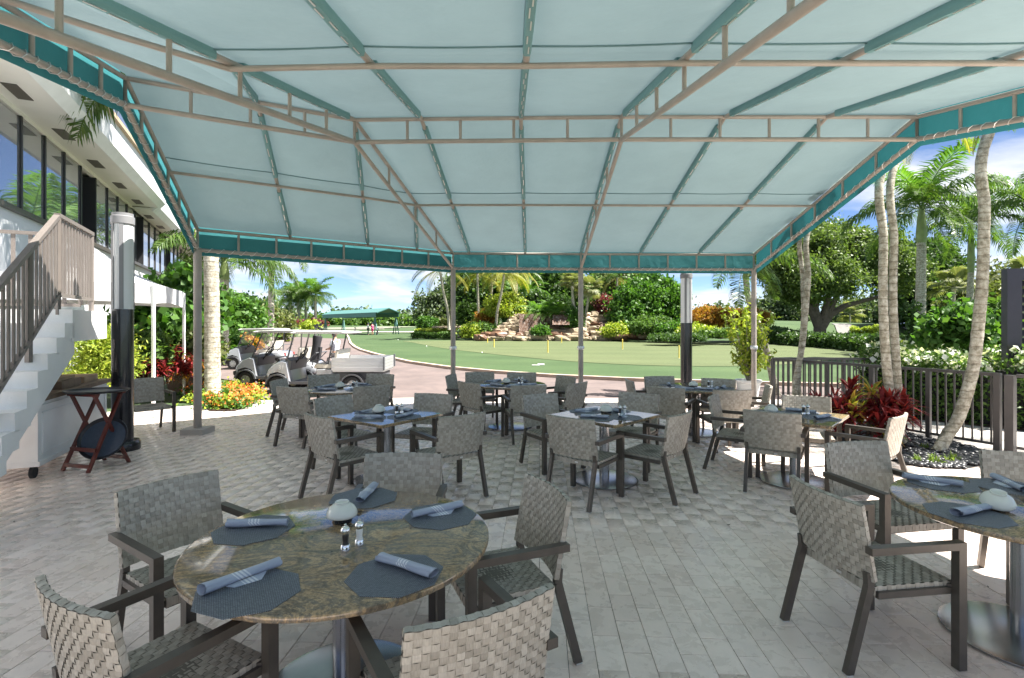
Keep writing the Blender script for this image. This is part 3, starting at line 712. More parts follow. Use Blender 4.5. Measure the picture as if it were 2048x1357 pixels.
# eave and gable frames with valance cloth and rope lacing
def spiral(p, q, R_, pitch, r=0.0045):
    p, q = Vector(p), Vector(q); d = q-p; L = d.length; d.normalize(); a = d.cross(Vector((0,0,1))).normalized(); b_ = a.cross(d); pts = []
    n = max(8, int(L/pitch*6))
    for i in range(n+1):
        t = 2*math.pi*i/6; pts.append(p + d*(L*i/n) + (a*math.cos(t)+b_*math.sin(t))*R_)
    return MB().tube(pts, r, 4, cap=False)
def edge(p, q, zl0, zl1, zu0, zu1, n, out, first=True):
    pl, ql, pu, qu = at(p,zl0), at(q,zl1), at(p,zu0), at(q,zu1)
    ch = truss(pl, ql, pu, qu, n, (first, True))
    tag(cpart('lacing', spiral(pl, ql, 0.040, 0.17), M_tagw, ch), kind='stuff')
    o = Vector((out[0],out[1],0))*0.055; hem = Vector((0,0,-0.085)); up = Vector((0,0,0.085))
    for k in range(n):
        t0, t1_ = k/n, (k+1)/n
        cpart('valance_panel', fab([pl.lerp(ql,t0)+hem+o, pl.lerp(ql,t1_)+hem+o, pu.lerp(qu,t1_)+up+o, pu.lerp(qu,t0)+up+o], 0.0, 4, 3, 0.0), M_val)
edge(P1, P2, ZL, ZL, ZU, ZU, 8, (-0.6,0.8)); edge(P2, P3, ZL, ZL, ZU, ZU, 4, (0,1), False); edge(P3, P4, ZL, ZL, ZU, ZU, 6, (0,1), False)
edge(P1, C, ZL, RL, ZU, RU, 6, (-0.958,-0.287), False); edge(C, Cb, RL, zb(RL,tC), RU, zb(RU,tC), 8, (-0.958,-0.287), False)
edge(P4, Rr, ZL, RL, ZU, RU, 6, (1,0), False); edge(Rr, Rb, RL, zb(RL,tR), RU, zb(RU,tR), 10, (1,0), False)
# posts
for p, blk in ((P1, True), (P2, False), (P3, False), (P4, False)):
    po = cpart('post', MB().tube([at(p,0.0), at(p,ZL)], 0.062 if blk else 0.055, 14), M_pipe)
    cpart('post_base', MB().box((p.x,p.y,0.02 if not blk else 0.045), (0.24,0.24,0.036) if not blk else (0.36,0.36,0.088)), M_pipe if not blk else M_conc, po, smooth=False)
    if not blk: cpart('post_collar', MB().lathe([(0.075,0),(0.08,0.02),(0.08,0.06),(0.07,0.08)], 14, (p.x,p.y,1.22)), M_tagw, po)
# unseen rear posts hold up the added stretch of roof
for p, t in ((Rb,tR), (Bb,tB), (Cb,tC)):
    cpart('post', MB().tube([at(p,0.0), at(p,zb(RL,t))], 0.055, 14), M_pipe)
# ================================================================ clubhouse wing on the left
BD = Vector((-0.4185,0.908,0))                    # direction the wing runs, away from the viewer
BN = Vector((0.908,0.4185,0))                     # outward, towards the terrace
B0 = Vector((-10.73,11.0,0))
bld = thing('clubhouse', 'white two storey clubhouse with ribbon windows and deep soffit behind the stairs', 'building', tuple(B0))
def bp(s, out, z): return B0 + BD*s + BN*out + Vector((0,0,z))
def slab(name, s0, s1, o0, o1, z0, z1, mt, parent=None):
    v = [bp(s,o,z) for z in (z0,z1) for s,o in ((s0,o0),(s1,o0),(s1,o1),(s0,o1))]
    mb = MB().quadmesh(v, [(0,3,2,1),(4,5,6,7),(0,1,5,4),(1,2,6,5),(2,3,7,6),(3,0,4,7)])
    return mb.build(name, mt, parent or bld, world=True)
S0, S1, S2 = -9.0, 11.5, 40.0
SILL, HEAD = 4.36, 6.50
slab('wall', S0, S2, -6.0, -0.02, -0.06, SILL, M_wallp)
slab('sill', S0, S2, -0.05, 0.10, SILL-0.10, SILL, M_frame)
slab('core_wall', S0, S2, -6.0, -0.75, SILL, 7.2, M_wallp)
def bay(s0, n, w=1.38):
    for k in range(n):
        a, c = s0 + k*w, s0 + (k+1)*w
        wn_ = slab('window', a+0.04, c-0.04, -0.06, -0.01, SILL+0.06, HEAD-0.04, M_win)
        slab('mullion', c-0.045, c+0.045, -0.08, 0.03, SILL, HEAD, M_blackp, wn_)
    slab('mullion', s0-0.045, s0+0.045, -0.70, 0.03, SILL, HEAD, M_blackp)
    slab('bay_end', s0+n*w+0.02, s0+n*w+0.08, -0.75, 0.02, SILL, HEAD, M_blackp)
s = -8.0
for n in (4, 4):
    pass
s = S0 + 0.5
while s < S2 - 3:
    # one bay ends where the photograph shows the recess, at about s = 5.1
    n = 4 if s > 5 else 5
    if s < 0: bay(-1.75 - 6.9, 4); bay(-1.75, 5); s = -1.75 + 5*1.38 + 1.45; slab('recess_window', 5.2, s-0.05, -0.55, -0.5, SILL+0.05, HEAD-0.05, M_winb); continue
    bay(s, n); e = s + n*1.38
    slab('recess_window', e+0.1, e+1.4, -0.55, -0.5, SILL+0.05, HEAD-0.05, M_winb); s = e + 1.45
slab('soffit', S0, S1, -0.75, 0.98, 6.60, 6.70, M_soffit)
slab('soffit', S1+0.02, S2, -0.75, 0.72, 6.50, 6.58, M_soffit)
slab('head_band', S0, S2, -0.10, 0.02, HEAD, 6.60, M_soffit)
# fascia with its bright lower lip
def fascia(s0, s1, o, z):
    v = []
    prof = [(o,z-0.06),(o+0.20,z+0.16),(o+0.20,z+0.86),(o+0.06,z+0.86),(o-0.1,z+0.1)]
    mb = MB(); mb.loft([[bp(s0,a,h) for a,h in prof],[bp(s1,a,h) for a,h in prof]]); mb.build('fascia', M_white, bld, world=True)
    slab('roof_cap', s0-0.02, s1+0.02, o-0.2, o+0.30, z+0.86, z+0.98, M_tan)
fascia(S0, S1, 0.98, 6.60); fascia(S1+0.05, S2, 0.72, 6.50)
slab('roof_slab', S0, S2, -6.0, 0.9, 7.2, 7.42, M_tan)
for k in range(-2, 12):
    sv = -0.32 + k*2.72
    if sv < S1 - 0.5: slab('soffit_vent', sv-0.42, sv+0.42, 0.26, 0.52, 6.585, 6.605, M_vent)
    else: slab('soffit_vent', sv-0.42, sv+0.42, 0.16, 0.42, 6.485, 6.505, M_vent)

# ================================================================ outside stair
SU = Vector((-0.44,0.898,0)).normalized(); SNn = Vector((SU.y,-SU.x,0))     # up the flight, and to its open side
ST0 = Vector((-5.74,6.86,0))                                                  # open-side corner of the landing edge
LZ, RISE, RUN = 1.98, 0.178, 0.305
st = thing('staircase', 'white painted concrete staircase climbing to a landing beside the clubhouse', 'staircase', (ST0.x, ST0.y, 0))
def sp(s, o, z): return ST0 + SU*s + SNn*o + Vector((0,0,z))
WID = 1.35
for k in range(1, 12):
    z1 = LZ - RISE*k
    if z1 < 0.05: break
    s1 = -RUN*(k-1); s0 = s1 - RUN
    v = [sp(s,o,z) for z in (z1-RISE-0.02, z1) for s,o in ((s0-0.012,-WID),(s1+0.10,-WID),(s1+0.10,0.0),(s0-0.012,0.0))]
    MB().quadmesh(v, [(0,3,2,1),(4,5,6,7),(0,1,5,4),(1,2,6,5),(2,3,7,6),(3,0,4,7)]).build('step', M_stucco, st, world=True)
prof = [(0.0,LZ-0.02),(0.35,LZ-0.02),(0.35,LZ-0.55),(0.05,LZ-0.62)]
n_ = 11
low = [(-RUN*n_+0.25, -0.02), (-RUN*n_, -0.02)]
poly = [(0.0,LZ-RISE-0.02)]
for k in range(1, n_): poly += [(-RUN*k, LZ-RISE*k-0.02), (-RUN*k, LZ-RISE*(k+1)-0.02)]
poly += [(-RUN*n_, -0.0), (-RUN*n_+0.30, 0.0), (0.12, LZ-0.58), (0.12, LZ-RISE-0.02)]
for o0, o1 in ((-0.16,-0.012), (-WID+0.012,-WID+0.16)):
    MB().loft([[sp(a,o0,z) for a,z in poly],[sp(a,o1,z) for a,z in poly]]).build('stringer', M_stucco, st, world=True)
v = [sp(s,o,z) for z in (LZ-0.42, LZ) for s,o in ((0,-WID-1.2),(1.75,-WID-1.2),(1.75,0.0),(0,0.0))]
MB().quadmesh(v, [(0,3,2,1),(4,5,6,7),(0,1,5,4),(1,2,6,5),(2,3,7,6),(3,0,4,7)]).build('landing', M_stucco, st, world=True)
v = [sp(s,o,z) for z in (-0.05, LZ-0.44) for s,o in ((0.9,-WID-1.1),(1.5,-WID-1.1),(1.5,-0.75),(0.9,-0.75))]
MB().quadmesh(v, [(0,3,2,1),(4,5,6,7),(0,1,5,4),(1,2,6,5),(2,3,7,6),(3,0,4,7)]).build('pier', M_stucco, st, world=True)
# its railing
rail = thing('stair_railing', 'taupe metal stair railing with flat vertical pickets beside the white steps', 'railing', (ST0.x, ST0.y, 0))
def rbar(name, a, c, w, h, par=rail): return MB().bar(a, c, w, h).build(name, M_rail, par, world=True)
slope = RISE/RUN; RO = -0.16
def run(s0, s1, zf, o, par, step=0.125, h=1.12, wid=0.055):
    tp = MB().bar(sp(s0,o,zf(s0)+h), sp(s1,o,zf(s1)+h), 0.065, 0.05).build('handrail', M_rail, par, world=True)
    MB().bar(sp(s0,o,zf(s0)+0.09), sp(s1,o,zf(s1)+0.09), 0.05, 0.045).build('bottom_rail', M_rail, par, world=True)
    n = int(abs(s1-s0)/step)
    for k in range(n):
        s = s0 + (s1-s0)*(k+0.5)/n
        z0, z1 = zf(s)+0.08, zf(s)+h
        MB().bar(sp(s,o,z0), sp(s,o,z1), 0.018, wid, up=tuple(SU)).build('picket', M_rail, par, world=True)
zst = lambda s: LZ + 0.06 + slope*min(0, s) + 0.02
run(-RUN*10.2, 0.0, zst, RO, rail); run(0.0, 1.62, lambda s: LZ+0.10, RO, rail)
for s in (0.02, 1.58, -0.95, -1.9, -2.85): MB().bar(sp(s,RO,zst(min(s,0))-0.15), sp(s,RO,zst(min(s,0))+1.1), 0.05, 0.05).build('post', M_rail, rail, world=True)
rl2 = thing('landing_railing', 'taupe railing across the back of the stair landing below the clubhouse windows', 'railing', tuple(sp(1.6,-0.3,0)))
def cross(s, o0, o1, par):
    z = LZ + 0.10; h = 1.08
    MB().bar(sp(s,o0,z+h), sp(s,o1,z+h), 0.06, 0.05).build('handrail', M_rail, par, world=True); MB().bar(sp(s,o0,z), sp(s,o1,z), 0.05, 0.045).build('bottom_rail', M_rail, par, world=True)
    n = int(abs(o1-o0)/0.2)
    for k in range(n+1):
        o = o0 + (o1-o0)*k/n; MB().bar(sp(s,o,z), sp(s,o,z+h), 0.05, 0.018, up=tuple(SU)).build('picket', M_rail, par, world=True)
cross(1.62, -0.3, -2.5, rl2)

# ================================================================ white pop-up tent
tt = thing('popup_tent', 'white pop-up tent with pointed top and hanging valance behind the stairs', 'tent', (-7.0,10.25,0))
TU = Vector((-0.385,0.923,0)); TN = Vector((-0.923,-0.385,0)); T0 = Vector((-7.0,10.25,0)); TS = 3.1
tp_ = lambda s, o, z: T0 + TU*s + TN*o + Vector((0,0,z))
cs = [(0,0),(TS,0),(TS,TS),(0,TS)]; peak = tp_(TS/2,TS/2,3.55)
for i in range(4):
    a, c = cs[i], cs[(i+1)%4]; pa, pc = tp_(*a,2.58), tp_(*c,2.58)
    v = []; f = []
    for j in range(7):
        for k in range(7):
            t = j/6; p = pa.lerp(pc, k/6).lerp(peak, t); p.z -= 0.16*math.sin(math.pi*t); v.append(p)
    for j in range(6):
        for k in range(6): q = j*7+k; f.append((q,q+1,q+8,q+7))
    MB().quadmesh(v, f).build('roof_panel', M_tent, tt, world=True, smooth=True)
    v = []; f = []
    for k in range(13):
        t = k/12; p = pa.lerp(pc, t); hem = 0.40 - 0.06*math.sin(math.pi*t)
        off = (TN if i in (0,2) else TU)*0.012*math.sin(k*1.9)
        v += [p + Vector((0,0,0.0)), p + off + Vector((0,0,-hem))]
    for k in range(12): f.append((2*k,2*k+2,2*k+3,2*k+1))
    MB().quadmesh(v, f).build('valance', M_tent, tt, world=True, smooth=True)
    MB().bar(tp_(*a,0), tp_(*a,2.55), 0.05, 0.05).build('leg', M_white, tt, world=True)

# ================================================================ lamp columns
def lamp_column(p, h, r, label):
    t = thing('lamp_column', label, 'lamp', p, group='tall black lamp columns')
    MB().lathe([(r*1.62,0),(r*1.66,0.02),(r*1.66,0.10),(r*1.50,0.135),(r*1.04,0.14)], 28).build('base', M_black, t, smooth=True)
    MB().lathe([(r,0.14),(r,h*0.595)], 28).build('shaft', M_black, t, smooth=True)
    MB().lathe([(r*0.965,h*0.595),(r*0.965,h*0.955)], 28).build('diffuser', M_frost, t, smooth=True)
    for a in (-1.05, -2.0, 0.9, 2.3):
        x, y = r*0.93*math.cos(a), r*0.93*math.sin(a); MB().box((x,y,h*0.775), (0.03,0.05,h*0.36), a).build('rib', M_greyp, t)
    MB().lathe([(r*1.0,h*0.952),(r*1.09,h*0.955),(r*1.09,h*0.985),(r*0.98,h*0.988),(r*0.98,h),(0.0,h*1.004)], 28).build('cap', M_greyp, t, smooth=True)
    return t
lamp_column((-5.54,7.47,0), 3.36, 0.132, 'tall black lamp column with frosted top beside the tray stand')
lamp_column((4.30,12.95,-0.02), 3.07, 0.138, 'tall black lamp column with frosted top behind the far tables')

# ================================================================ serving cart under the stair
cu = Vector((-0.355,0.935,0)); cn = Vector((0.935,0.355,0)); c0 = Vector((-5.42,6.0,0))
ct = thing('serving_cart', 'white panelled serving cart on casters under the white stairs', 'cart', tuple(c0))
cp = lambda s, o, z: c0 + cu*s + cn*o + Vector((0,0,z))
def cbox(name, s0, s1, o0, o1, z0, z1, mt, par=ct, w=True):
    v = [cp(s,o,z) for z in (z0,z1) for s,o in ((s0,o0),(s1,o0),(s1,o1),(s0,o1))]
    return MB().quadmesh(v, [(0,3,2,1),(4,5,6,7),(0,1,5,4),(1,2,6,5),(2,3,7,6),(3,0,4,7)]).build(name, mt, par, world=True)
cbox('cabinet', 0, 2.15, -0.75, 0, 0.16, 0.90, M_white)
cbox('counter', -0.05, 2.2, -0.80, 0.045, 0.902, 0.955, M_box)
cbox('trim', -0.012, 2.162, -0.76, 0.02, 0.82, 0.855, M_white); cbox('trim', -0.012, 2.162, -0.76, 0.02, 0.162, 0.215, M_white)
for a in (0.06,):
    for z0, z1, s0, s1 in ((0.28,0.30,0.1,2.05),(0.75,0.77,0.1,2.05)): cbox('panel_moulding', s0, s1, 0.0, 0.012, z0, z1, M_white)
    for s in (0.1, 2.03): cbox('panel_moulding', s, s+0.02, 0.0, 0.012, 0.28, 0.77, M_white)
for s in (0.15, 2.0):
    for o in (-0.65, -0.1):
        MB().tube([cp(s,o-0.02,0.07), cp(s,o+0.02,0.07)], 0.07, 14).build('caster', M_tyre, ct, world=True, smooth=True)
def on_cart(name, label, cat, s0, s1, o0, o1, h, mt, z=0.957):
    o = cbox(name, s0, s1, o0, o1, z, z+h, mt, par=None); o.location = (0,0,0); return tag(o, label, cat)
on_cart('cardboard_box', 'open brown cardboard tray on the end of the serving cart', 'box', 1.55, 2.05, -0.55, -0.08, 0.09, M_sandbox)
on_cart('wooden_crate', 'dark brown wooden crate lying on the serving cart counter', 'crate', 0.75, 1.35, -0.5, -0.05, 0.10, M_box)
on_cart('cutting_board', 'thick wooden board stacked on the serving cart crate', 'board', 0.8, 1.3, -0.45, -0.1, 0.035, M_sandbox, 1.06)
on_cart('plastic_bin', 'teal plastic bin behind the boxes on the serving cart', 'bin', 1.1, 1.5, -0.74, -0.56, 0.13, M_tealbox)
gr = thing('water_urn', 'grey metal urn with taps at the back of the serving cart', 'urn', tuple(cp(1.0,-0.66,0.957)))
MB().box((0,0,0.22), (0.42,0.22,0.44), math.atan2(cu.y,cu.x)).build('tank', M_alu, gr)
for k in (-0.12, 0.06):
    q = cu*k + cn*0.13; MB().tube([q+Vector((0,0,0.18)), q+cn*0.06+Vector((0,0,0.18)), q+cn*0.07+Vector((0,0,0.10))], 0.012, 8).build('tap', M_greyp, gr)
    MB().tube([q+Vector((0,0,0.45)), q+Vector((0,0,0.60))], 0.012, 8).build('pipe', M_greyp, gr)

# ================================================================ folding tray stand and trays
ts = thing('tray_stand', 'folding red mahogany tray stand next to the black lamp column', 'stand', (-5.22,6.60,0), R(-14))
TZ = 0.92
for sx in (-1, 1):
    for sy in (-1, 1):
        x0, x1 = sx*0.20, sx*0.18
        MB().bar((x0, sy*0.26, 0.0), (x1, -sy*0.17, TZ), 0.028, 0.042, up=(1,0,0)).build('leg', M_wood, ts)
for sy in (-1, 1):
    MB().bar((-0.2, sy*0.235, 0.07), (0.2, sy*0.235, 0.07), 0.022, 0.045).build('rail', M_wood, ts)
    MB().bar((-0.2, sy*0.165, 0.25 if sy < 0 else 0.20), (0.2, sy*0.165, 0.25 if sy < 0 else 0.20), 0.022, 0.045).build('rail', M_wood, ts)
    MB().bar((-0.22, sy*0.175, TZ), (0.22, sy*0.175, TZ), 0.04, 0.03).build('top_rail', M_wood, ts)
def tray(p, m, rx, ry, label):
    t = thing('serving_tray', label, 'tray', p, group='oval serving trays'); t.rotation_euler = m
    n = 40; lo = []; 
    ring = lambda a, b, z: [Vector((a*math.cos(2*math.pi*k/n), b*math.sin(2*math.pi*k/n), z)) for k in range(n)]
    MB().loft([ring(rx*0.9,ry*0.88,0.0), ring(rx,ry,0.022), ring(rx*1.0,ry*1.0,0.030), ring(rx*0.97,ry*0.96,0.030), ring(rx*0.90,ry*0.87,0.007), ring(rx*0.89,ry*0.86,0.005)], cap=True).build('rim', M_trayb, t, smooth=True)
    MB().loft([ring(rx*0.885,ry*0.85,0.0055), ring(rx*0.88,ry*0.845,0.008)]).build('cork_surface', M_tray, t)
tray((-5.22,6.60,TZ+0.017), (0,0,R(6)), 0.36, 0.28, 'black oval serving tray lying flat on the folding stand')
tray((-5.10,6.56,0.36), (R(64),R(0),R(4)), 0.29, 0.27, 'dark blue round tray leaning between the legs of the tray stand')
# ================================================================ chairs
def weave_patch(V, F, S, nu, nv, t=0.0034, phase=0):
    """flat strands crossing over and under on a surface S(u,v) -> (point, normal)"""
    for i in range(nu):
        for j in range(nv):
            over = (i + j + phase) % 2 == 0
            o = len(V)
            for b_ in range(3):
                for a in range(3):
                    fu, fv = (a-1)*0.5, (b_-1)*0.5
                    if over: hu = t*(1 - 4*fu*fu) ; lu, lv = 1.05, 0.945
                    else: hu = t*(1 - 4*fv*fv); lu, lv = 0.945, 1.05
                    p, nm = S((i+0.5+fu*lu)/nu, (j+0.5+fv*lv)/nv)
                    V.append(p + nm*(hu + 0.0006))
            for b_ in range(2):
                for a in range(2):
                    q = o + b_*3 + a; F.append((q, q+1, q+4, q+3))
BW, BT = 0.272, 0.026            # half width and thickness of the back
def back_c(u, v):
    """mid surface of the backrest: u across, v up"""
    x = (u-0.5)*2*BW; z = 0.475 + v*0.395
    y = -0.205 - v*0.075 - 0.042*(1 - (x/BW)**2)
    return Vector((x, y, z))
def back_n(u, v):
    e = 1e-3; a = back_c(u+e,v)-back_c(u-e,v); b_ = back_c(u,v+e)-back_c(u,v-e); return a.cross(b_).normalized()   # points to the rear
def mk_back():
    V, F = [], []
    f_rear = lambda u, v: (back_c(u,v) - back_n(u,v)*BT/2, -back_n(u,v)); f_front = lambda u, v: (back_c(1-u,v) + back_n(1-u,v)*BT/2, back_n(1-u,v))
    weave_patch(V, F, f_rear, 20, 15); weave_patch(V, F, f_front, 20, 15)
    top = lambda u, v: (back_c(u,1.0) + back_n(u,1.0)*(v-0.5)*BT, Vector((0,0,1))); weave_patch(V, F, top, 20, 1)
    for s in (0, 1):
        sd = lambda u, v, s=s: (back_c(s, u) + back_n(s,u)*(v-0.5)*BT*(1 if s else -1), Vector((1 if s else -1,0,0))); weave_patch(V, F, sd, 15, 1)
    mb = MB(); mb.quadmesh(V, F)
    me = mb.mesh('weave', fix=False, smooth=True)
    return me
def mk_backing():
    mb = MB(); secs = []
    for i in range(9):
        u = i/8; q = []
        for v, s in ((0.005,-1),(0.995,-1),(0.995,1),(0.005,1)):
            q.append(back_c(0.004+u*0.992, v) + back_n(u,v)*s*(BT/2-0.001))
        secs.append(q)
    return mb.loft(secs)
SX, SY0, SY1, SZ = 0.250, -0.205, 0.265, 0.442
def mk_seat():
    V, F = [], []
    sag = lambda u, v: SZ - 0.012*math.sin(math.pi*u)*math.sin(math.pi*v)
    weave_patch(V, F, lambda u, v: (Vector(((u-0.5)*2*SX, SY0+(SY1-SY0)*v, sag(u,v))), Vector((0,0,1))), 18, 17)
    for s in (-1, 1): weave_patch(V, F, lambda u, v, s=s: (Vector((s*SX, SY0+(SY1-SY0)*u, SZ-0.046*v)), Vector((s,0,0))), 17, 1)
    for y, s in ((SY0,-1),(SY1,1)): weave_patch(V, F, lambda u, v, s=s, y=y: (Vector(((u-0.5)*2*SX, y, SZ-0.046*v)), Vector((0,s,0))), 18, 1)
    mb = MB(); mb.quadmesh(V, F); return mb.mesh('weave', fix=False, smooth=True)
def bar_b(mb, p, q, w, h, up=(0,0,1)): return mb.bar(p, q, w, h, up)
def make_chair():
    t = thing('armchair', 'x', 'chair', group='woven armchairs on the terrace')
    bk = mk_backing().build('backrest', M_weaveb, t, smooth=True)
    me = mk_back(); me.materials.append(M_weave); tag(link_mesh('weave', me, bk), kind='stuff')
    se = MB().box((0,(SY0+SY1)/2,SZ-0.025), (2*SX-0.004, SY1-SY0-0.004, 0.034)).build('seat', M_weaveb, t)
    me = mk_seat(); me.materials.append(M_weave); tag(link_mesh('weave', me, se), kind='stuff')
    for s in (-1, 1):
        MB().bar((s*0.248,-0.345,0.004), (s*0.248,-0.222,0.448), 0.034, 0.042, up=(0,1,0)).bar((s*0.248,-0.222,0.447), (s*0.248,-0.228,0.52), 0.032, 0.040, up=(0,1,0)).build('leg', M_frame, t)
        fl = MB().bar((s*0.290,0.262,0.004), (s*0.290,0.262,0.664), 0.046, 0.046, up=(0,1,0)).build('leg', M_frame, t)
        MB().bar((s*0.290,-0.262,0.645), (s*0.290,0.2386,0.645), 0.046, 0.038).build('armrest', M_frame, t)
        MB().bar((s*0.262,-0.19,0.402), (s*0.262,0.238,0.402), 0.022, 0.034).build('side_rail', M_frame, t)
        MB().bar((s*0.245,0.235,0.416), (s*0.2665,0.258,0.416), 0.03, 0.03).build('bracket', M_frame, t)
        for y, x in ((0.262,0.290),(-0.344,0.248)): MB().box((s*x,y,0.003), (0.036,0.036,0.006)).build('glide', M_tagw, t)
    MB().box((0.03,SY0-0.0065,SZ-0.024), (0.034,0.003,0.013)).build('maker_tag', M_tagw, t)
    MB().bar((-0.245,0.245,0.402), (0.245,0.245,0.402), 0.022, 0.03).build('front_rail', M_frame, t)
    return t
chair0 = make_chair(); chair_used = [False]
def place_chair(bx, by, fx, fy, label):
    t = chair0 if not chair_used[0] else copy_tree(chair0); chair_used[0] = True
    f = Vector((fx, fy)).normalized(); a = math.atan2(-f.x, f.y)
    t.location = (bx + f.x*0.285, by + f.y*0.285, 0.002); t.rotation_euler = (0,0,a); t['label'] = label
    return t

# ================================================================ tables
def table(name, cx, cy, shape, size, rz, label):
    t = thing(name, label, 'table', (cx,cy,0.002), rz, 'granite dining tables')
    MB().lathe([(0.375,0.002),(0.38,0.006),(0.38,0.014),(0.35,0.020),(0.06,0.026)], 56).build('base', M_steel, t, smooth=True)
    MB().lathe([(0.056,0.02),(0.056,0.70)], 24).build('pedestal', M_steel, t, smooth=True)
    MB().box((0,0,0.708), (0.46,0.46,0.016)).build('top_plate', M_frame, t)
    if shape == 'round':
        r = size; MB().lathe([(r-0.012,0.716),(r,0.722),(r+0.003,0.735),(r,0.746),(r-0.010,0.750),(0.0,0.750)], 72).build('tabletop', M_gran, t, smooth=True)
    else:
        h = size/2; q = lambda e, z: [Vector((sx*(h-e), sy*(h-e), z)) for sx, sy in ((-1,-1),(1,-1),(1,1),(-1,1))]
        MB().loft([q(0.008,0.716), q(0.0,0.722), q(0.0,0.743), q(0.007,0.750)]).build('tabletop', M_gran, t)
    return t
TT = 0.7525
def octagon():
    mb = MB(); n = 8; R1 = 0.205
    ring = lambda r, z: [Vector((r*math.cos(math.pi/8+2*math.pi*k/n), r*math.sin(math.pi/8+2*math.pi*k/n)*0.96, z)) for k in range(n)]
    return mb.loft([ring(R1,0), ring(R1,0.0022)]).mesh('placemat')
mat_me = octagon(); mat_me.materials.append(M_mat)
def placemat(x, y, rz, label):
    o = link_mesh('placemat', mat_me, None, (x,y,TT), (0,0,rz)); return tag(o, label, 'placemat', 'octagonal blue placemats')
def napkin_mesh(seed, L=0.30, r=0.026):
    rr = random.Random(seed); nl, na = 16, 26; secs = []; mb = MB()
    v, f = [], []
    for i in range(nl+1):
        t = i/nl; x = (t-0.5)*L; sc = 1 + 0.10*math.sin(t*5+seed) - 0.10*t
        for j in range(na+1):
            a = 2*math.pi*1.55*j/na; rad = r*(1.0 - 0.48*j/na)*sc*(1+0.05*math.sin(a*3+t*9+seed))
            shift = 0.010*math.sin(a*0.5)*(t-0.5)
            y = rad*math.cos(a+2.6)*1.20; z = r*0.86 + rad*math.sin(a+2.6)*0.84
            v.append(Vector((x+shift+0.006*math.sin(a+seed), y, max(0.001, z))))
    for i in range(nl):
        for j in range(na): q = i*(na+1)+j; f.append((q,q+1,q+na+2,q+na+1))
    mb.quadmesh(v, f)
    # loose corner on the mat
    s = 1 if seed % 2 else -1; fl = []
    mb.quadmesh([Vector((-0.07,s*0.02,0.008)), Vector((0.09,s*0.02,0.010)), Vector((0.05,s*0.062,0.002)), Vector((-0.05,s*0.045,0.002)),
                 Vector((-0.07,s*0.02,0.004)), Vector((0.09,s*0.02,0.004)), Vector((0.05,s*0.062,0.0005)), Vector((-0.05,s*0.045,0.0005))], [(0,1,2,3),(7,6,5,4),(2,6,7,3),(1,5,6,2),(3,7,4,0)])
    me = mb.mesh('napkin', fix=False, smooth=True); me.materials.append(M_nap); return me
nap_me = [napkin_mesh(s) for s in range(1, 6)]
nap_i = [0]
def napkin(x, y, rz, label, z=None, sc=1.0):
    o = link_mesh('napkin', nap_me[nap_i[0] % 5], None, (x,y,TT+0.0026 if z is None else z), (0,0,rz), sc); nap_i[0] += 1
    return tag(o, label, 'napkin', 'rolled blue cloth napkins')
bowl_me = MB().lathe([(0.078,0.052),(0.083,0.058),(0.084,0.066),(0.080,0.085),(0.066,0.112),(0.046,0.126),(0.038,0.129),(0.039,0.142),(0.033,0.143),(0.030,0.133),(0.0,0.131)], 36).mesh('bowl', smooth=True); bowl_me.materials.append(M_porc)
bowl_b = MB().lathe([(0.030,0.0),(0.040,0.003),(0.058,0.022),(0.076,0.050),(0.080,0.056),(0.072,0.058)], 36).mesh('bowl', smooth=True); bowl_b.materials.append(M_porc)
def bowl(x, y, label, caddy=False, sc=1.0, tilt=1.0):
    t = thing('sugar_bowl', label, 'bowl', (x,y,TT), rz=0.5, group='white sugar bowls')
    if caddy:
        c = MB()
        for k in range(5):
            for j in range(3): c.box((-0.036+0.018*k+(0.004 if j%2 else 0), 0.0, 0.009+0.016*j), (0.014,0.085,0.012))
        c.build('packet_holder', M_blackp, t); o = link_mesh('cover', bowl_me, t, (0,0,-0.016), (R(8)*tilt,R(-10)*tilt,0), (0.95*sc,0.95*sc,0.85*sc))
    else:
        link_mesh('dish', bowl_b, t, (0,0,0), (0,0,0), (0.9*sc,0.9*sc,0.68*sc)); link_mesh('cover', bowl_me, t, (0,0,-0.0005), (0,0,0), (0.9*sc,0.9*sc,0.70*sc))
    return t
shk_glass = MB().lathe([(0.017,0.032),(0.013,0.045),(0.0145,0.06),(0.016,0.078),(0.014,0.084)], 18).mesh('barrel', smooth=True)
shk_base = MB().lathe([(0.021,0.0),(0.022,0.004),(0.021,0.030),(0.018,0.034)], 18).mesh('foot', smooth=True); shk_base.materials.append(M_chrome)
shk_top = MB().lathe([(0.016,0.083),(0.021,0.092),(0.021,0.102),(0.015,0.113),(0.006,0.117),(0.005,0.120),(0.007,0.125),(0.0,0.129)], 18).mesh('cap', smooth=True); shk_top.materials.append(M_chrome)
M_salt = plain('salt_fill', (0.75,0.74,0.72), 0.3); M_pep = plain('pepper_fill', (0.03,0.025,0.022), 0.3)
sg = shk_glass.copy(); shk_glass.materials.append(M_salt); sg.materials.append(M_pep)
def shaker(x, y, pep, label):
    t = thing('pepper_mill' if pep else 'salt_mill', label, 'shaker', (x,y,TT), group='salt and pepper mills')
    link_mesh('foot', shk_base, t); link_mesh('barrel', sg if pep else shk_glass, t); link_mesh('cap', shk_top, t)
def tumbler(x, y, label):
    t = thing('water_glass', label, 'glass', (x,y,TT))
    MB().lathe([(0.0,0.004),(0.028,0.004),(0.036,0.11),(0.0385,0.11),(0.031,0.0),(0.0,0.0)], 24).build('bowl', M_glass, t, smooth=True)

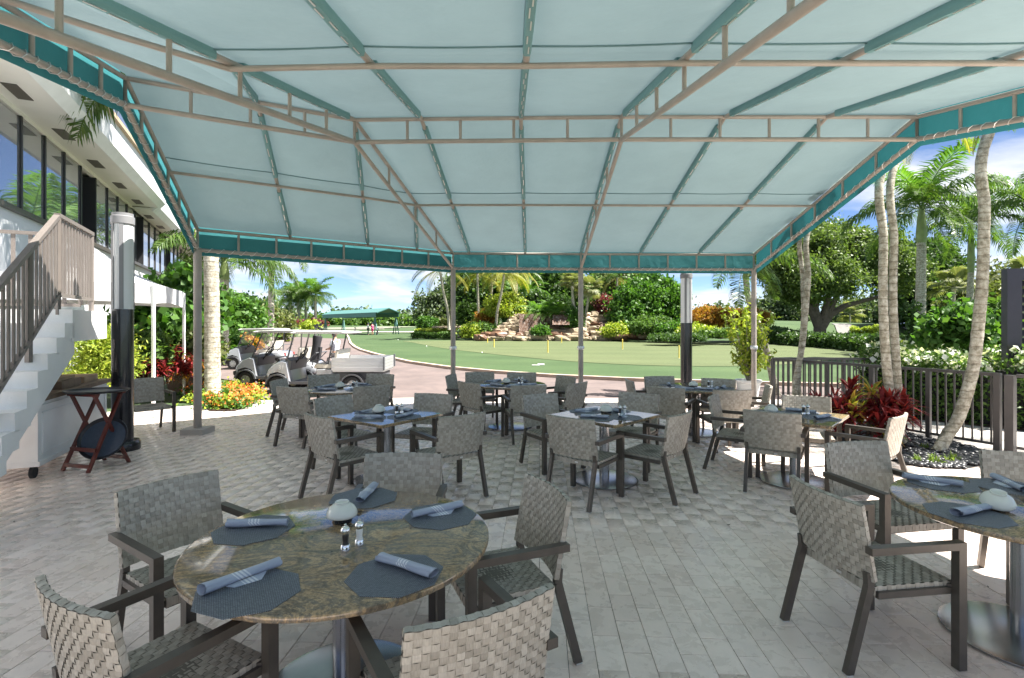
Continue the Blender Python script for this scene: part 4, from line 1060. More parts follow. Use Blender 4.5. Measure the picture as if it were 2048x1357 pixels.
TABLES = {
 'T1': ('front round table', -0.826, 2.59, 'round', 0.71, 0, 'round_table', 'brown granite round table in front, set with five napkins'),
 'T2': ('round table beside pebble bed', 2.92, 3.0, 'round', 0.62, 0.3, 'round_table', 'round granite table cut by the right picture edge, reflecting sky'),
 'T3': ('square table behind front table', -1.44, 6.02, 'square', 0.914, R(54), 'square_table', 'square granite table just behind the big front round table'),
 'T4': ('middle square table', 1.06, 6.03, 'square', 0.914, R(45), 'square_table', 'square granite table on round steel base in the middle of the terrace'),
 'T5': ('square table by red plant', 3.22, 5.98, 'square', 0.914, R(48), 'square_table', 'square granite table next to the red leaved plant'),
 'T6': ('round table before golf carts', -2.68, 8.5, 'round', 0.62, 0.8, 'round_table', 'round granite table right in front of the golf carts'),
 'T7': ('round table between awning posts', -0.03, 9.1, 'round', 0.61, 1.2, 'round_table', 'round granite table between the two middle awning posts'),
 'T8': ('round table before far lamp', 3.02, 8.65, 'round', 0.62, 2.0, 'round_table', 'round granite table in front of the far black lamp column'),
}
for k, (ds, x, y, sh, sz, rz, nm, lb) in TABLES.items(): table(nm, x, y, sh, sz, rz, lb)
CHAIRS = [
 ('T1',-2.02,3.10,.83,-.56,'back-left side'), ('T1',-1.50,1.79,.49,.87,'front-left side, cut off'), ('T1',-.09,1.72,-.51,.86,'near side, back to the viewer'),
 ('T1',.20,2.99,-.925,-.38,'right-hand side'), ('T1',-.77,3.73,0,-1,'far side'),
 ('T2',1.742,2.94,.99,.14,'left-hand side'), ('T2',2.68,4.09,.17,-.98,'far side'), ('T2',3.67,3.73,-.4,-.92,'far right side, cut off'),
 ('T3',-1.945,5.26,.66,.75,'near left side'), ('T3',-.5,5.33,-.6,.8,'near right side'), ('T3',-2.26,6.63,.79,-.62,'far left side'), ('T3',-1.03,6.89,-.31,-.95,'far right side'),
 ('T4',.57,5.18,.61,.79,'near left side'), ('T4',1.73,5.39,-.74,.67,'near right side'), ('T4',.36,6.84,.5,-.86,'far left side'), ('T4',1.675,6.94,-.52,-.85,'far right side'),
 ('T5',2.72,5.5,.54,.84,'near left side'), ('T5',2.55,6.65,.85,-.52,'far left side'), ('T5',3.74,6.68,-.41,-.91,'far right side'), ('T5',3.89,5.28,-.64,.77,'near right side, in the sun'),
 ('T6',-3.2,7.63,.3,.95,'near left side'), ('T6',-3.81,8.56,1,-.04,'left-hand side'), ('T6',-3.4,9.49,.36,-.93,'far left side'), ('T6',-2.40,9.57,-.24,-.97,'far right side'), ('T6',-2.07,7.76,-.53,.85,'near right side'),
 ('T7',-.61,9.95,.09,-1,'far left side'), ('T7',.18,9.87,0,-1,'far right side'), ('T7',-1.1,9.4,.98,-.2,'left end, edge-on'), ('T7',-.685,8.25,.73,.68,'near left side'), ('T7',.25,7.85,-.21,.98,'near side, back to the viewer'),
 ('T7',.95,9.19,-.86,-.51,'right end, towards the driveway'), ('T7',1.02,8.17,-.75,.66,'right end, towards the viewer'),
 ('T8',1.92,8.6,1,0,'left end, edge-on'), ('T8',2.57,9.17,.14,-.99,'far left side'), ('T8',2.22,7.6,.51,.86,'near left side'), ('T8',3.07,7.31,0,1,'near side, back to the viewer'),
 ('T8',3.45,8.77,-.48,-.88,'far right side'), ('T8',3.80,7.78,-.94,.33,'right end, by the awning post'),
]
T1N = {0:(-1.314,2.67,0.05,(-1.31,2.70)), 1:(-1.03,2.05,R(51),(-1.10,2.14)), 2:(-.488,2.19,R(-31),(-.45,2.23)), 3:(-.39,2.855,R(34),(-.41,2.90)), 4:(-.888,3.15,R(88),(-.88,3.20))}
T2N = {5:(2.50,2.88,R(20),(2.55,2.90)), 6:(2.81,3.43,R(-38),(2.76,3.45)), 7:(3.18,3.36,R(75),(3.2,3.38))}
skip = {27, 30, 32}
pr2 = random.Random(11)
for i, (tk, bx, by, fx, fy, side) in enumerate(CHAIRS):
    ds, tx, ty, sh, sz, rz, nm, lb = TABLES[tk]
    place_chair(bx, by, fx, fy, 'grey woven armchair at the %s, %s' % (ds, side))
    lab = 'at the %s of the %s' % (side.split(',')[0], ds)
    if i in T1N or i in T2N:
        mx_, my_, nr, nc = (T1N.get(i) or T2N.get(i)); ang = math.atan2(my_-ty, mx_-tx)
        placemat(mx_, my_, ang + R(90), 'blue octagonal placemat ' + lab); napkin(nc[0], nc[1], nr, 'rolled blue napkin ' + lab)
        continue
    if i in skip: continue
    f = Vector((fx,fy)).normalized(); q = Vector((bx+f.x*0.285-tx, by+f.y*0.285-ty)); q.normalize()
    rad = (sz - 0.21) if sh == 'round' else 0.27
    px_, py_ = tx + q.x*rad, ty + q.y*rad
    placemat(px_, py_, math.atan2(q.y,q.x), 'blue octagonal placemat ' + lab)
    napkin(px_ + pr2.uniform(-.03,.03), py_ + pr2.uniform(-.02,.02), math.atan2(q.y,q.x) + R(90) + pr2.uniform(-0.5,0.5), 'rolled blue napkin ' + lab)
bowl(-0.90,2.78,'white bowl over a black packet holder on the front round brown granite table', True, 1.0, 0.0)
shaker(-0.765,2.41,True,'pepper mill with dark fill on the front round table'); shaker(-0.718,2.47,False,'salt mill with white fill on the front round table')
bowl(2.74,2.97,'white bowl tilted over black packet holder on the table beside the pebble bed', True)
for k, bx_, by_, sx_, sy_ in (('T3',-1.55,6.12,-1.33,6.06), ('T4',1.10,6.14,1.22,5.93), ('T5',3.02,6.12,3.32,5.98), ('T6',-2.78,8.50,-2.55,8.42), ('T7',-.10,9.12,0.12,9.05), ('T8',2.98,8.62,3.2,8.55)):
    ds = TABLES[k][0]
    bowl(bx_, by_, 'white sugar bowl on the ' + ds, True, 0.95, 0.5 if k in ('T3','T6') else 0.2)
    shaker(sx_, sy_, True, 'dark pepper mill on the ' + ds); shaker(sx_+0.055, sy_+0.01, False, 'pale salt mill on the ' + ds)
tumbler(2.90,6.02,'clear water glass on the square table next to the red plant'); tumbler(3.22,8.42,'clear water glass on the round table in front of the far lamp column')
place_chair(-6.2, 8.85, .74, -.67, 'lone grey woven armchair beside the black lamp column, away from any table')
# ================================================================ plants
# ---- palm fronds
def frond_mesh(name, L, a0, droop, nl, ll, lw, hang, mt, seed, fwd=0.55, plume=0.0):
    """pinnate leaf along +X: a0 start elevation, droop total bend, ll leaflet length"""
    r = random.Random(seed); rach = []; n = 14; p = Vector((0,0,0)); ang = a0
    for i in range(n+1):
        rach.append(p.copy()); ang = a0 - droop*((i/n)**1.15); p = p + Vector((math.cos(ang),0,math.sin(ang)))*L/n
    mb = MB(); mb.tube(rach, [0.022*L/3*(1-0.85*i/n)+0.004 for i in range(n+1)], 5)
    def at_(t):
        k = min(n-1, int(t*n)); f = t*n-k; return rach[k].lerp(rach[k+1], f), (rach[k+1]-rach[k]).normalized()
    for k in range(nl):
        t = 0.14 + 0.86*k/(nl-1); q, d = at_(t)
        side = Vector((0,1,0)); upv = side.cross(d)*-1
        lk = ll*(math.sin(math.pi*(0.10+0.86*t))**0.6)*r.uniform(0.85,1.1)
        for s in (-1, 1):
            e = (d*fwd*(0.6+0.9*t) + side*s + upv*(0.25 + plume*r.uniform(-1,1))).normalized()
            m = q + e*lk*0.5; tip = m + (e*0.75 + Vector((0,0,-hang*r.uniform(0.7,1.3)))).normalized()*lk*0.5
            wv = (d*0.8 + upv*0.2).normalized()*lw*0.5
            mb.quadmesh([q-wv*0.5, q+wv*0.5, m+wv, m-wv, tip], [(0,1,2,3),(3,2,4)])
    me = mb.mesh(name, fix=False); me.materials.append(mt); return me
def fan_mesh(name, L, mt, seed):
    r = random.Random(seed); mb = MB(); mb.tube([(0,0,0),(L*0.5,0,L*0.12)], [0.02,0.012], 5); c = Vector((L*0.5,0,L*0.12))
    for k in range(26):
        a = -2.1 + 4.2*k/25; d = Vector((math.cos(a), math.sin(a), 0.18)).normalized(); lk = L*0.55*(0.75+0.25*math.cos(a))*r.uniform(0.9,1.1)
        w_ = Vector((-d.y,d.x,0))*0.035*L; m = c + d*lk*0.6; tip = m + (d + Vector((0,0,-0.9))).normalized()*lk*0.45
        mb.quadmesh([c, m+w_, tip, m-w_], [(0,1,2,3)])
    me = mb.mesh(name, fix=False); me.materials.append(mt); return me
ROYAL = [frond_mesh('frond', 3.4, R(a), R(dr), 74, 0.95, 0.06, hg, mt, i, plume=0.55) for i, (a, dr, hg, mt) in enumerate(((72,70,0.6,L_palmb),(48,90,0.9,L_palm),(22,85,1.2,L_palm),(-5,70,1.3,L_palm)))]
COCO = [frond_mesh('frond', 3.6, R(a), R(dr), 44, 0.85, 0.05, hg, mt, i+9) for i, (a, dr, hg, mt) in enumerate(((65,80,0.8,L_palmb),(40,95,1.1,L_palm),(15,90,1.4,L_palm),(-15,65,1.5,L_palmy)))]
YELP = [frond_mesh('frond', 3.4, R(a), R(dr), 40, 0.8, 0.06, hg, L_palmy, i+21) for i, (a, dr, hg) in enumerate(((30,110,1.4),(0,85,1.5)))]
ARECA = [frond_mesh('frond', 2.2, R(a), R(dr), 34, 0.5, 0.045, hg, mt, i+31) for i, (a, dr, hg, mt) in enumerate(((78,95,0.8,L_palmb),(62,110,1.0,L_palmb),(40,110,1.2,L_palmb)))]
SABAL = [fan_mesh('frond', 1.7, L_fan, i) for i in range(2)]
def crown_fronds(par, top, kinds, n, sc, seed, tilt=0.0):
    r = random.Random(seed)
    for k in range(n):
        me = kinds[min(len(kinds)-1, int(len(kinds)*(k/n)))]
        az = k*2.39996 + r.uniform(-0.25,0.25)
        link_mesh('frond', me, par, tuple(top), (r.uniform(-0.15,0.15), (r.uniform(-1.15,0.75) if kinds is SABAL else r.uniform(-0.12,0.12))+tilt, az), sc*r.uniform(0.88,1.1))
def palm(label, line, r0, r1, kinds, n, sc, seed, shaft=0.0, group=None, bark=None, swell=0.0, rings=0.12, name='palm_tree', flare=1.35):
    base = Vector(line[0]); t = thing(name, label, 'palm tree', tuple(base), group=group)
    # smooth centre line
    pts = [Vector(p)-base for p in line]; fine = []; m = len(pts)
    tot = sum((pts[i+1]-pts[i]).length for i in range(m-1)); N = max(10, min(60, int(tot/rings)))
    def cr(i, f):
        a, b_, c, d = pts[max(i-1,0)], pts[i], pts[i+1], pts[min(i+2,m-1)]
        return 0.5*((2*b_) + (c-a)*f + (2*a-5*b_+4*c-d)*f*f + (3*b_-a-3*c+d)*f**3)
    for k in range(N+1):
        s = k/N*(m-1); i = min(m-2, int(s)); fine.append(cr(i, s-i))
    rad = []
    for k in range(N+1):
        f = k/N; rr = r0 + (r1-r0)*f + swell*math.sin(math.pi*min(1,f*1.3))**2
        if f*tot < 0.5: rr *= 1 + (flare-1)*(1-f*tot/0.5)**2
        rad.append(rr*(1.0 + (0.035 if k % 2 else -0.02)))
    MB().tube(fine, rad, 14).build('trunk', bark or M_trunk, t, smooth=True)
    top = fine[-1]
    if shaft > 0:
        MB().tube([top-Vector((0,0,0.02)), top+Vector((0,0,shaft*0.25)), top+Vector((0,0,shaft*0.7)), top+Vector((0,0,shaft))], [r1*1.02, r1*1.22, r1*0.9, r1*0.5], 14).build('crownshaft', M_shaft, t, smooth=True)
        top = top + Vector((0,0,shaft*0.92))
    crown_fronds(t, top, kinds, n, sc, seed)
    return t
def up(px, d, ybase, ytop, n=4, bend=0.0, zb=None):
    """centre line of a trunk at distance d whose foot is near px"""
    a = D(px, ybase, d); 
    if zb is not None: a.z = zb
    b_ = D(px, ytop, d); return [a, a.lerp(b_,0.35)+Vector((bend,0,0)), a.lerp(b_,0.7)+Vector((bend,0,0)), b_]
# palms beside the terrace on the right
dA_ = 9.8
palm('slender pale twin palm trunk rising in front of the fence corner', [Vector((5.28,9.6,0)), D(1590,780,dA_), D(1606,680,dA_), D(1616,560,dA_+0.05), D(1626,440,dA_+0.2), Vector((7.4,10.4,5.4)), Vector((11.4,10.8,7.2))], 0.055, 0.045, COCO, 15, 0.62, 3)
palm('slimmer pale palm trunk close behind the twin by the fence corner', [Vector((5.40,9.75,0)), D(1597,760,dA_+.15), D(1607,640,dA_+.2), D(1606,560,dA_+0.25), D(1606,440,dA_+0.35), Vector((7.0,10.9,5.6)), Vector((10.4,13.6,7.6))], 0.046, 0.038, COCO, 14, 0.6, 4)
palm('straight pale palm trunk standing in the black pebble bed, left of its pair', [Vector((5.75,7.75,0)), D(1786,830,7.8), D(1772,720,7.85), D(1766,600,7.9), D(1767,480,7.95), D(1768,330,8.1), Vector((7.0,8.4,5.8)), Vector((9.6,8.8,7.6))], 0.066, 0.055, COCO, 16, 0.62, 5, group='pair of pale palms in the pebble bed')
palm('straight pale palm trunk standing in the black pebble bed, right of its pair', [Vector((5.92,7.95,0)), D(1800,830,8.0), D(1792,720,8.05), D(1786,600,8.1), D(1788,480,8.15), D(1790,330,8.3), Vector((7.6,9.0,6.2)), Vector((10.4,9.4,8.2))], 0.060, 0.05, COCO, 15, 0.62, 6, group='pair of pale palms in the pebble bed')
palm('curved pale palm trunk leaning out of the pebble bed across the fence', [G(1875,906), D(1896,868,7.36), D(1919,830,7.36), D(1946,738,7.37), D(1957,646,7.38), D(1965,555,7.40), D(1969,420,7.42), D(1973,280,7.45), Vector((7.8,7.5,6.2)), Vector((10.4,7.2,8.0))], 0.078, 0.062, COCO, 16, 0.62, 7, flare=1.15)
palm('grey palm trunk leaning behind the potted shrub at the last awning post', [Vector((6.75,13.4,-0.05)), D(1536,715,13.3), D(1520,660,13.2), D(1498,600,13.2), D(1492,560,13.2)], 0.085, 0.07, ROYAL, 9, 0.55, 8, shaft=0.35)
# royal palms beyond
palm('thick royal palm with brown ringed trunk right of the oak', [D(1838,722,25.5), D(1840,640,25.5), D(1842,560,25.5), D(1843,486,25.5)], 0.25, 0.19, ROYAL, 17, 1.02, 10, shaft=1.75)
palm('royal palm with green crownshaft beyond the curved trunk', [D(1936,700,30), D(1938,640,30), D(1940,590,30), D(1942,545,30)], 0.20, 0.15, ROYAL, 14, 0.95, 11, shaft=3.0)
palm('royal palm with drooping crown at the far right edge', [D(2085,700,27), D(2082,640,27), D(2075,560,27), D(2068,470,27)], 0.2, 0.16, ROYAL, 14, 0.95, 12, shaft=1.4)
palm('grey royal palm rising beside the left awning post', [G(426,802), D(425,720,12.3), D(424,620,12.3), D(422,500,12.3), D(421,380,12.35), Vector((-7.1,12.4,6.6)), Vector((-7.1,12.4,7.6))], 0.175, 0.135, ROYAL, 18, 1.15, 13, shaft=0.9, flare=1.4)
palm('royal palm half hidden behind the left awning post trunk', [D(446,720,23), D(447,660,23), D(448,600,23), D(449,560,23)], 0.24, 0.17, ROYAL, 16, 1.1, 14, shaft=0.9)
palm('tall royal palm standing behind the golf carts', [D(541,690,36), D(542,640,36), D(542.5,580,36), D(543,520,36)], 0.21, 0.17, ROYAL, 15, 1.15, 15, shaft=1.6)
for i, (px, yt, d, sd, w_) in enumerate(((580,603,150,21,'left'),(597,598,148,22,'second'),(612,600,155,23,'third'),(631,596,145,24,'last'))):
    palm('distant royal palm, %s of the row beside the range shelter' % w_, [D(px,662,d), D(px,640,d), D(px,620,d), D(px,yt+6,d)], 0.45, 0.36, ROYAL, 16, 2.0, sd, shaft=1.6, group='distant royal palms', rings=1.0)
# coconut and fan palms round the waterfall
def fp(px, d, yb_, yt, lean, kinds, n, sc, seed, label, r=0.16, sh=0):
    b_ = D(px, yb_, d); tp = D(px+lean, yt, d); palm(label, [b_, b_.lerp(tp,0.33)+Vector((-lean*0.01,0,0)), b_.lerp(tp,0.66), tp], r, r*0.8, kinds, n, sc, seed, rings=0.4, shaft=sh)
fp(957,62,668,548,-2,COCO,15,1.15,41,'coconut palm, straight trunk, first left of the waterfall')
fp(982,66,655,540,2,COCO,14,1.1,42,'coconut palm further back behind the first waterfall palm')
fp(992,59,662,548,16,YELP,11,1.15,43,'leaning palm with yellowing fronds left of the waterfall')
fp(1031,68,650,545,4,COCO,14,1.1,44,'palm rising behind the waterfall rocks above the yellowing one')
fp(1152,57,664,572,-8,SABAL,20,1.05,45,'fan palm with pale twin stem right of the waterfall, front')
fp(1143,59,660,566,3,SABAL,18,1.05,46,'fan palm with pale stem right of the waterfall, rear')
fp(1170,57,660,580,8,SABAL,20,1.05,47,'fan palm on curved stem right of the third awning post')
fp(898,60,660,540,-18,COCO,15,1.15,48,'coconut palm leaning behind the second awning post')
fp(1232,66,660,556,2,COCO,13,1.0,49,'palm behind the bright round tree')
fp(2046,40,690,560,6,SABAL,16,1.3,50,'yellowish palm top above the dark louvre screen')
fp(1700,95,662,628,0,SABAL,14,1.6,51,'small pale fan palm on the lawn beyond the oak')
fp(1905,42,668,575,2,SABAL,16,1.2,52,'fan palm with dead skirt between the two royal palms')
def areca(px, d, yb_, n, sc, seed, label):
    b_ = D(px, yb_, d); t = thing('areca_palm', label, 'palm tree', tuple(b_)); r = random.Random(seed)
    for k in range(5):
        a = k*1.3; o = Vector((math.cos(a)*0.3*sc, math.sin(a)*0.3*sc, 0)); tp = o*2.2 + Vector((0,0,1.5*sc+r.uniform(0,0.9)*sc))
        MB().tube([o, tp], [0.06*sc,0.045*sc], 7).build('stem', M_bark2, t, smooth=True); crown_fronds(t, tp, ARECA, n, sc, seed+k)
areca(1078,58,668,8,1.05,61,'drooping areca palm in front of the waterfall, left clump'); areca(1108,58,668,8,1.05,62,'drooping areca palm in front of the waterfall, right clump')
areca(1040,72,640,7,1.7,63,'tall areca palm behind the waterfall rocks')
# ---- broadleaf trees and shrubs
def tree(name, label, base, trunk_r, ells, ncl, per, csize, L, W, mt, seed, bark=M_bark, limbs=7, cat='tree', group=None, shell=0.5, fork=0.45):
    base = Vector(base); t = thing(name, label, cat, tuple(base), group=group); r = random.Random(seed)
    pts, cen = clumps([(tuple(c), rd) for c, rd in ells], ncl, per, csize, seed, shell)
    leaf_part('crown', pts, L, W, mt, t, 0.35, seed)
    cz = sum(Vector(c).z for c, _ in ells)/len(ells); ctr = sum((Vector(c) for c, _ in ells), Vector())/len(ells)
    fk = base.lerp(Vector((base.x*0.6+ctr.x*0.4, base.y*0.6+ctr.y*0.4, cz)), fork)
    mb = MB(); mb.tube([base-base, (fk-base)*0.5+Vector((r.uniform(-1,1)*trunk_r*0.4,0,0)), fk-base], [trunk_r*1.25, trunk_r*0.95, trunk_r*0.85], 10)
    idx = np.random.default_rng(seed).choice(len(cen), size=min(limbs, len(cen)), replace=False)
    for i in idx:
        q = Vector(cen[i]); m_ = fk.lerp(q, 0.5) + Vector((r.uniform(-.3,.3),r.uniform(-.3,.3),r.uniform(0,.5)))*trunk_r*2
        mb.tube([fk-base-Vector((0,0,trunk_r*0.4)), m_-base, q-base], [trunk_r*0.55, trunk_r*0.33, trunk_r*0.10], 7)
    mb.build('trunk', bark, t, smooth=True); return t
def E(px, py, d, rx, ry, rd=None):
    """an ellipsoid given by where it shows: centre, half width and half height in photograph pixels"""
    return (D(px, py, d), (rx*d/FPX, (rd if rd else rx*d/FPX*0.8), ry*d/FPX))
def shrub(name, label, px, ybase, d, rx, ry, mt, seed, ncl=60, per=60, L=0.12, W=0.06, cs=0.3, cat='shrub', group=None, shell=0.35, sink=0.85, rd=None):
    b_ = D(px, ybase, d); c, rad = E(px, ybase - ry*sink, d, rx, ry, rd)
    t = thing(name, label, cat, tuple(b_), group=group)
    pts, cen = clumps([(tuple(c), rad)], ncl, per, cs, seed, shell); pts = pts[pts[:,2] > b_.z+0.01]
    leaf_part('foliage', pts, L, W, mt, t, 0.3, seed)
    mb = MB()
    for i in range(5):
        q = Vector(cen[i]) - b_; mb.tube([(0,0,-0.05), q*0.5, q], [0.03*rad[0]+0.01, 0.02*rad[0]+0.006, 0.004], 5)
    mb.build('stem', M_bark, t); return t
# the oak on the right lawn, with its spreading limbs
ok = D(1638,684,50); oak = thing('oak_tree', 'big spreading oak with forked dark trunk on the lawn beyond the fence', 'tree', tuple(ok))
oells = [E(1600,560,50,62,42), E(1660,500,50,70,40), E(1730,505,50,70,45), E(1560,520,50,50,38), E(1790,545,50,55,42), E(1650,555,47,60,40), E(1640,470,52,60,22)]
pts, cen = clumps([(tuple(c), r_) for c, r_ in oells], 270, 260, 1.0, 71, 0.62)
leaf_part('crown', pts, 0.30, 0.17, L_oak, oak, 0.4, 71)
mb = MB(); F0 = D(1640,655,50)-ok
mb.tube([Vector((0,0,-0.1)), F0*0.5, F0], [0.75,0.55,0.55], 12)
for ends in ([(1626,600),(1612,540),(1590,500)], [(1630,620),(1640,560),(1660,500)], [(1660,630),(1690,612),(1735,600),(1790,585)], [(1655,630),(1680,580),(1720,540)], [(1622,620),(1590,580),(1560,560)], [(1652,615),(1664,560),(1690,520)]):
    ps = [F0-Vector((0,0,0.3))] + [D(x,y,50)-ok for x,y in ends]; mb.tube(ps, [0.42*(1-0.75*i/(len(ps)-1)) for i in range(len(ps))], 8)
mb.build('trunk', M_bark, oak, smooth=True)
tree('broad_tree', 'dark leafy tree right of the oak behind the royal palm', D(1830,690,64), 0.5, [E(1840,560,64,55,75), E(1870,530,66,45,55), E(1810,610,64,50,45), E(1880,600,62,30,45)], 170, 110, 1.3, 0.5, 0.3, L_dark, 72)
tree('broad_tree', 'grey-green tree in the far distance left of the oak', D(1560,660,120), 0.5, [E(1555,610,120,40,32), E(1590,625,120,40,28)], 120, 80, 2.0, 0.8, 0.45, L_grey, 73)
tree('broad_tree', 'loose olive tree under the right royal palm', D(1960,690,45), 0.3, [E(1950,610,45,55,50), E(2010,590,46,45,55), E(1985,640,45,60,35)], 200, 80, 0.9, 0.35, 0.2, L_olive, 74, bark=M_bark2)
tree('broad_tree', 'tree filling the gap between oak and parking hedge', D(1740,665,110), 0.5, [E(1730,625,110,60,28), E(1790,630,105,50,28), E(1680,630,120,40,24)], 160, 80, 2.0, 0.7, 0.42, L_grey, 75)
tree('broad_tree', 'distant tree behind the dark car', D(1870,672,75), 0.4, [E(1870,640,75,45,26), E(1920,640,78,40,28)], 140, 80, 1.2, 0.5, 0.3, L_olive, 76)
# green mass behind the waterfall
tree('broad_tree', 'airy grey-green tree left of the second awning post', D(890,668,82), 0.4, [E(872,620,82,40,34), E(905,598,84,32,40)], 170, 85, 1.4, 0.55, 0.3, L_grey, 81)
tree('broad_tree', 'dark dense tree behind the first waterfall palm', D(935,655,74), 0.4, [E(938,590,74,34,55), E(965,575,76,30,50)], 190, 100, 1.2, 0.5, 0.3, L_dark, 82)
tree('broad_tree', 'mid green tree behind the yellowing palm', D(1020,645,76), 0.4, [E(1010,585,76,40,50), E(1045,570,78,40,48)], 210, 100, 1.2, 0.5, 0.3, L_mid, 83)
tree('broad_tree', 'dark tree behind the areca clumps', D(1105,645,78), 0.4, [E(1095,570,78,42,50), E(1135,590,76,36,48)], 210, 100, 1.2, 0.5, 0.3, L_dark, 84)
tree('broad_tree', 'mid green tree behind the fan palms', D(1190,648,74), 0.4, [E(1180,600,74,34,48), E(1215,580,76,34,50)], 200, 100, 1.2, 0.5, 0.3, L_mid, 85)
tree('broad_tree', 'feathery yellow-green tree above the bright round tree', D(1250,650,70), 0.4, [E(1245,570,70,32,30), E(1270,560,72,28,24)], 120, 90, 1.0, 0.5, 0.18, L_olive, 86)
tree('round_tree', 'bright green round-headed tree right of the waterfall', D(1290,668,58), 0.45, [E(1275,615,58,46,52), E(1308,600,60,48,45), E(1335,620,59,32,44), E(1258,640,57,34,30)], 330, 130, 0.95, 0.38, 0.24, L_bright, 87, shell=0.6)
tree('broad_tree', 'low dark tree behind the orange croton hedge', D(1420,650,95), 0.3, [E(1440,640,95,30,18), E(1500,640,95,40,18)], 80, 70, 1.2, 0.5, 0.3, L_grey, 88)
# left garden
tree('leafy_tree', 'rounded green tree behind the golf carts, left of the driveway', D(470,705,30), 0.2, [E(470,645,30,42,44), E(450,665,29,30,30), E(495,660,31,28,32)], 240, 110, 0.65, 0.26, 0.16, L_bright, 91)
tree('leafy_tree', 'yellow-green small tree next to the tall royal palm', D(525,680,48), 0.2, [E(525,645,48,30,28), E(555,650,52,28,24)], 130, 80, 0.8, 0.35, 0.2, L_olive, 92)
tree('leafy_tree', 'far dark tree above the small yellow-green one', D(515,660,75), 0.3, [E(512,628,75,34,24), E(470,612,80,40,20)], 130, 80, 1.2, 0.5, 0.3, L_dark, 93)
tree('leafy_tree', 'big-leaved green tree between the tent and the clubhouse', D(330,700,15.6), 0.12, [E(330,640,15.6,45,60), E(385,620,15.8,40,55), E(300,660,15.2,40,50), E(372,672,15.0,38,38)], 260, 60, 0.55, 0.26, 0.22, L_bright, 94, limbs=9)
shrub('leafy_shrub', 'fine-leaved yellow-green bush behind the serving cart', 208, 772, 9.6, 34, 60, L_yel, 95, 120, 130, 0.10, 0.028, 0.28)
shrub('leafy_shrub', 'dark green bush under the tent by the lamp column', 285, 735, 12.4, 40, 34, L_mid, 96, 90, 80, 0.16, 0.08, 0.3)
shrub('leafy_shrub', 'green shrub at the foot of the leafy tree by the lawn', 455, 715, 24, 26, 22, L_bright, 97, 60, 80, 0.2, 0.12, 0.4)
shrub('leafy_shrub', 'orange-tipped shrub by the lawn behind the carts', 490, 700, 27, 26, 11, L_orange, 98, 40, 60, 0.22, 0.12, 0.35)
shrub('leafy_shrub', 'low mixed shrub behind the left palm trunk', 400, 735, 14.5, 26, 34, L_olive, 99, 70, 70, 0.18, 0.07, 0.3)
# strap-leaved red plants
def cordyline(label, base, h, rad, nst, seed, mats=(L_red,), nl=26, LL=0.34):
    t = thing('cordyline', label, 'plant', tuple(base)); r = random.Random(seed)
    for k in range(nst):
        a = r.uniform(0,6.28); q = rad*math.sqrt(r.uniform(0,1)); o = Vector((math.cos(a)*q*0.45, math.sin(a)*q*0.45, 0)); tp = Vector((math.cos(a)*q, math.sin(a)*q, h*r.uniform(0.35,0.9)*(1-0.35*q/rad)))
        mb = MB(); mb.tube([o, tp], [0.016,0.011], 5); sm = mb.build('stem', M_bark, t)
        lv = MB()
        for j in range(nl):
            b_ = r.uniform(0,6.28); e = r.uniform(-0.1,1.25); d = Vector((math.cos(b_)*math.cos(e), math.sin(b_)*math.cos(e), math.sin(e))); s = tp - Vector((0,0,r.uniform(0,0.22)))
            ln = LL*r.uniform(0.7,1.15); w_ = d.cross(Vector((0,0,1))); w_ = (w_.normalized() if w_.length > 0.05 else Vector((1,0,0)))*ln*0.085
            m = s + d*ln*0.5; m.z += 0.02; tip = s + d*ln + Vector((0,0,-ln*0.30*math.cos(e)))
            lv.quadmesh([s-w_*0.4, s+w_*0.4, m+w_, m-w_, tip], [(0,1,2,3),(3,2,4)])
        lm = lv.build('leaf_rosette', mats[k % len(mats)], t, fix=False)
    return t
cordyline('bushy red and lime cordyline in the pebble bed by the fence', (5.42,8.15,0.0), 1.05, 0.62, 34, 5, (L_red,L_red,L_red,L_redy), 26, 0.36)
cordyline('dark red cordyline clump under the tent, beside the clay pot', D(330,768,12.8), 1.1, 0.75, 26, 6, (L_red,), 24, 0.36)
cordyline('dark red cordyline clump left of the tent leg', D(288,765,12.6), 1.0, 0.6, 20, 7, (L_red,), 24, 0.36)
cordyline('green and orange croton behind the left palm trunk', D(386,775,13.2), 1.0, 0.5, 16, 8, (L_orange,L_olive), 22, 0.3)
pot = thing('clay_planter', 'brown square clay planter under the tent', 'planter', tuple(G(368,783)))
MB().loft([[Vector((sx*a,sy*a,z)) for sx,sy in ((-1,-1),(1,-1),(1,1),(-1,1))] for a,z in ((0.24,0),(0.31,0.44),(0.34,0.44),(0.34,0.52),(0.28,0.52),(0.28,0.45))]).build('pot', M_terra, pot)
MB().prism([(-0.27,-0.27),(0.27,-0.27),(0.27,0.27),(-0.27,0.27)],0.40,0.47).build('soil', M_mulch, pot)
# potted lime shrub
pb = Vector((5.65,12.55,-0.02)); ps = thing('potted_shrub', 'upright lime green shrub in a white pot behind the last awning post', 'shrub', tuple(pb))
MB().lathe([(0.20,0),(0.27,0.40),(0.30,0.42),(0.30,0.47),(0.25,0.47),(0.24,0.40),(0,0.40)], 24).build('pot', M_white, ps, smooth=True)
r_ = np.random.default_rng(5); sp_pts = []
mb = MB()
for k in range(34):
    a = r_.uniform(0,6.28); q = r_.uniform(0.05,0.62); h = r_.uniform(0.7,2.25)*(1-0.35*q); tip = np.array([math.cos(a)*q, math.sin(a)*q, 0.45+h*0.95])
    mb.tube([(0,0,0.4), tuple(tip*0.55+np.array([0,0,0.2])), tuple(tip)], [0.014,0.008,0.003], 5)
    for j in range(46):
        f = r_.uniform(0.35,1.02); sp_pts.append(tip*f + np.array([0,0,0.45*(1-f)]) + r_.normal(size=3)*0.055)
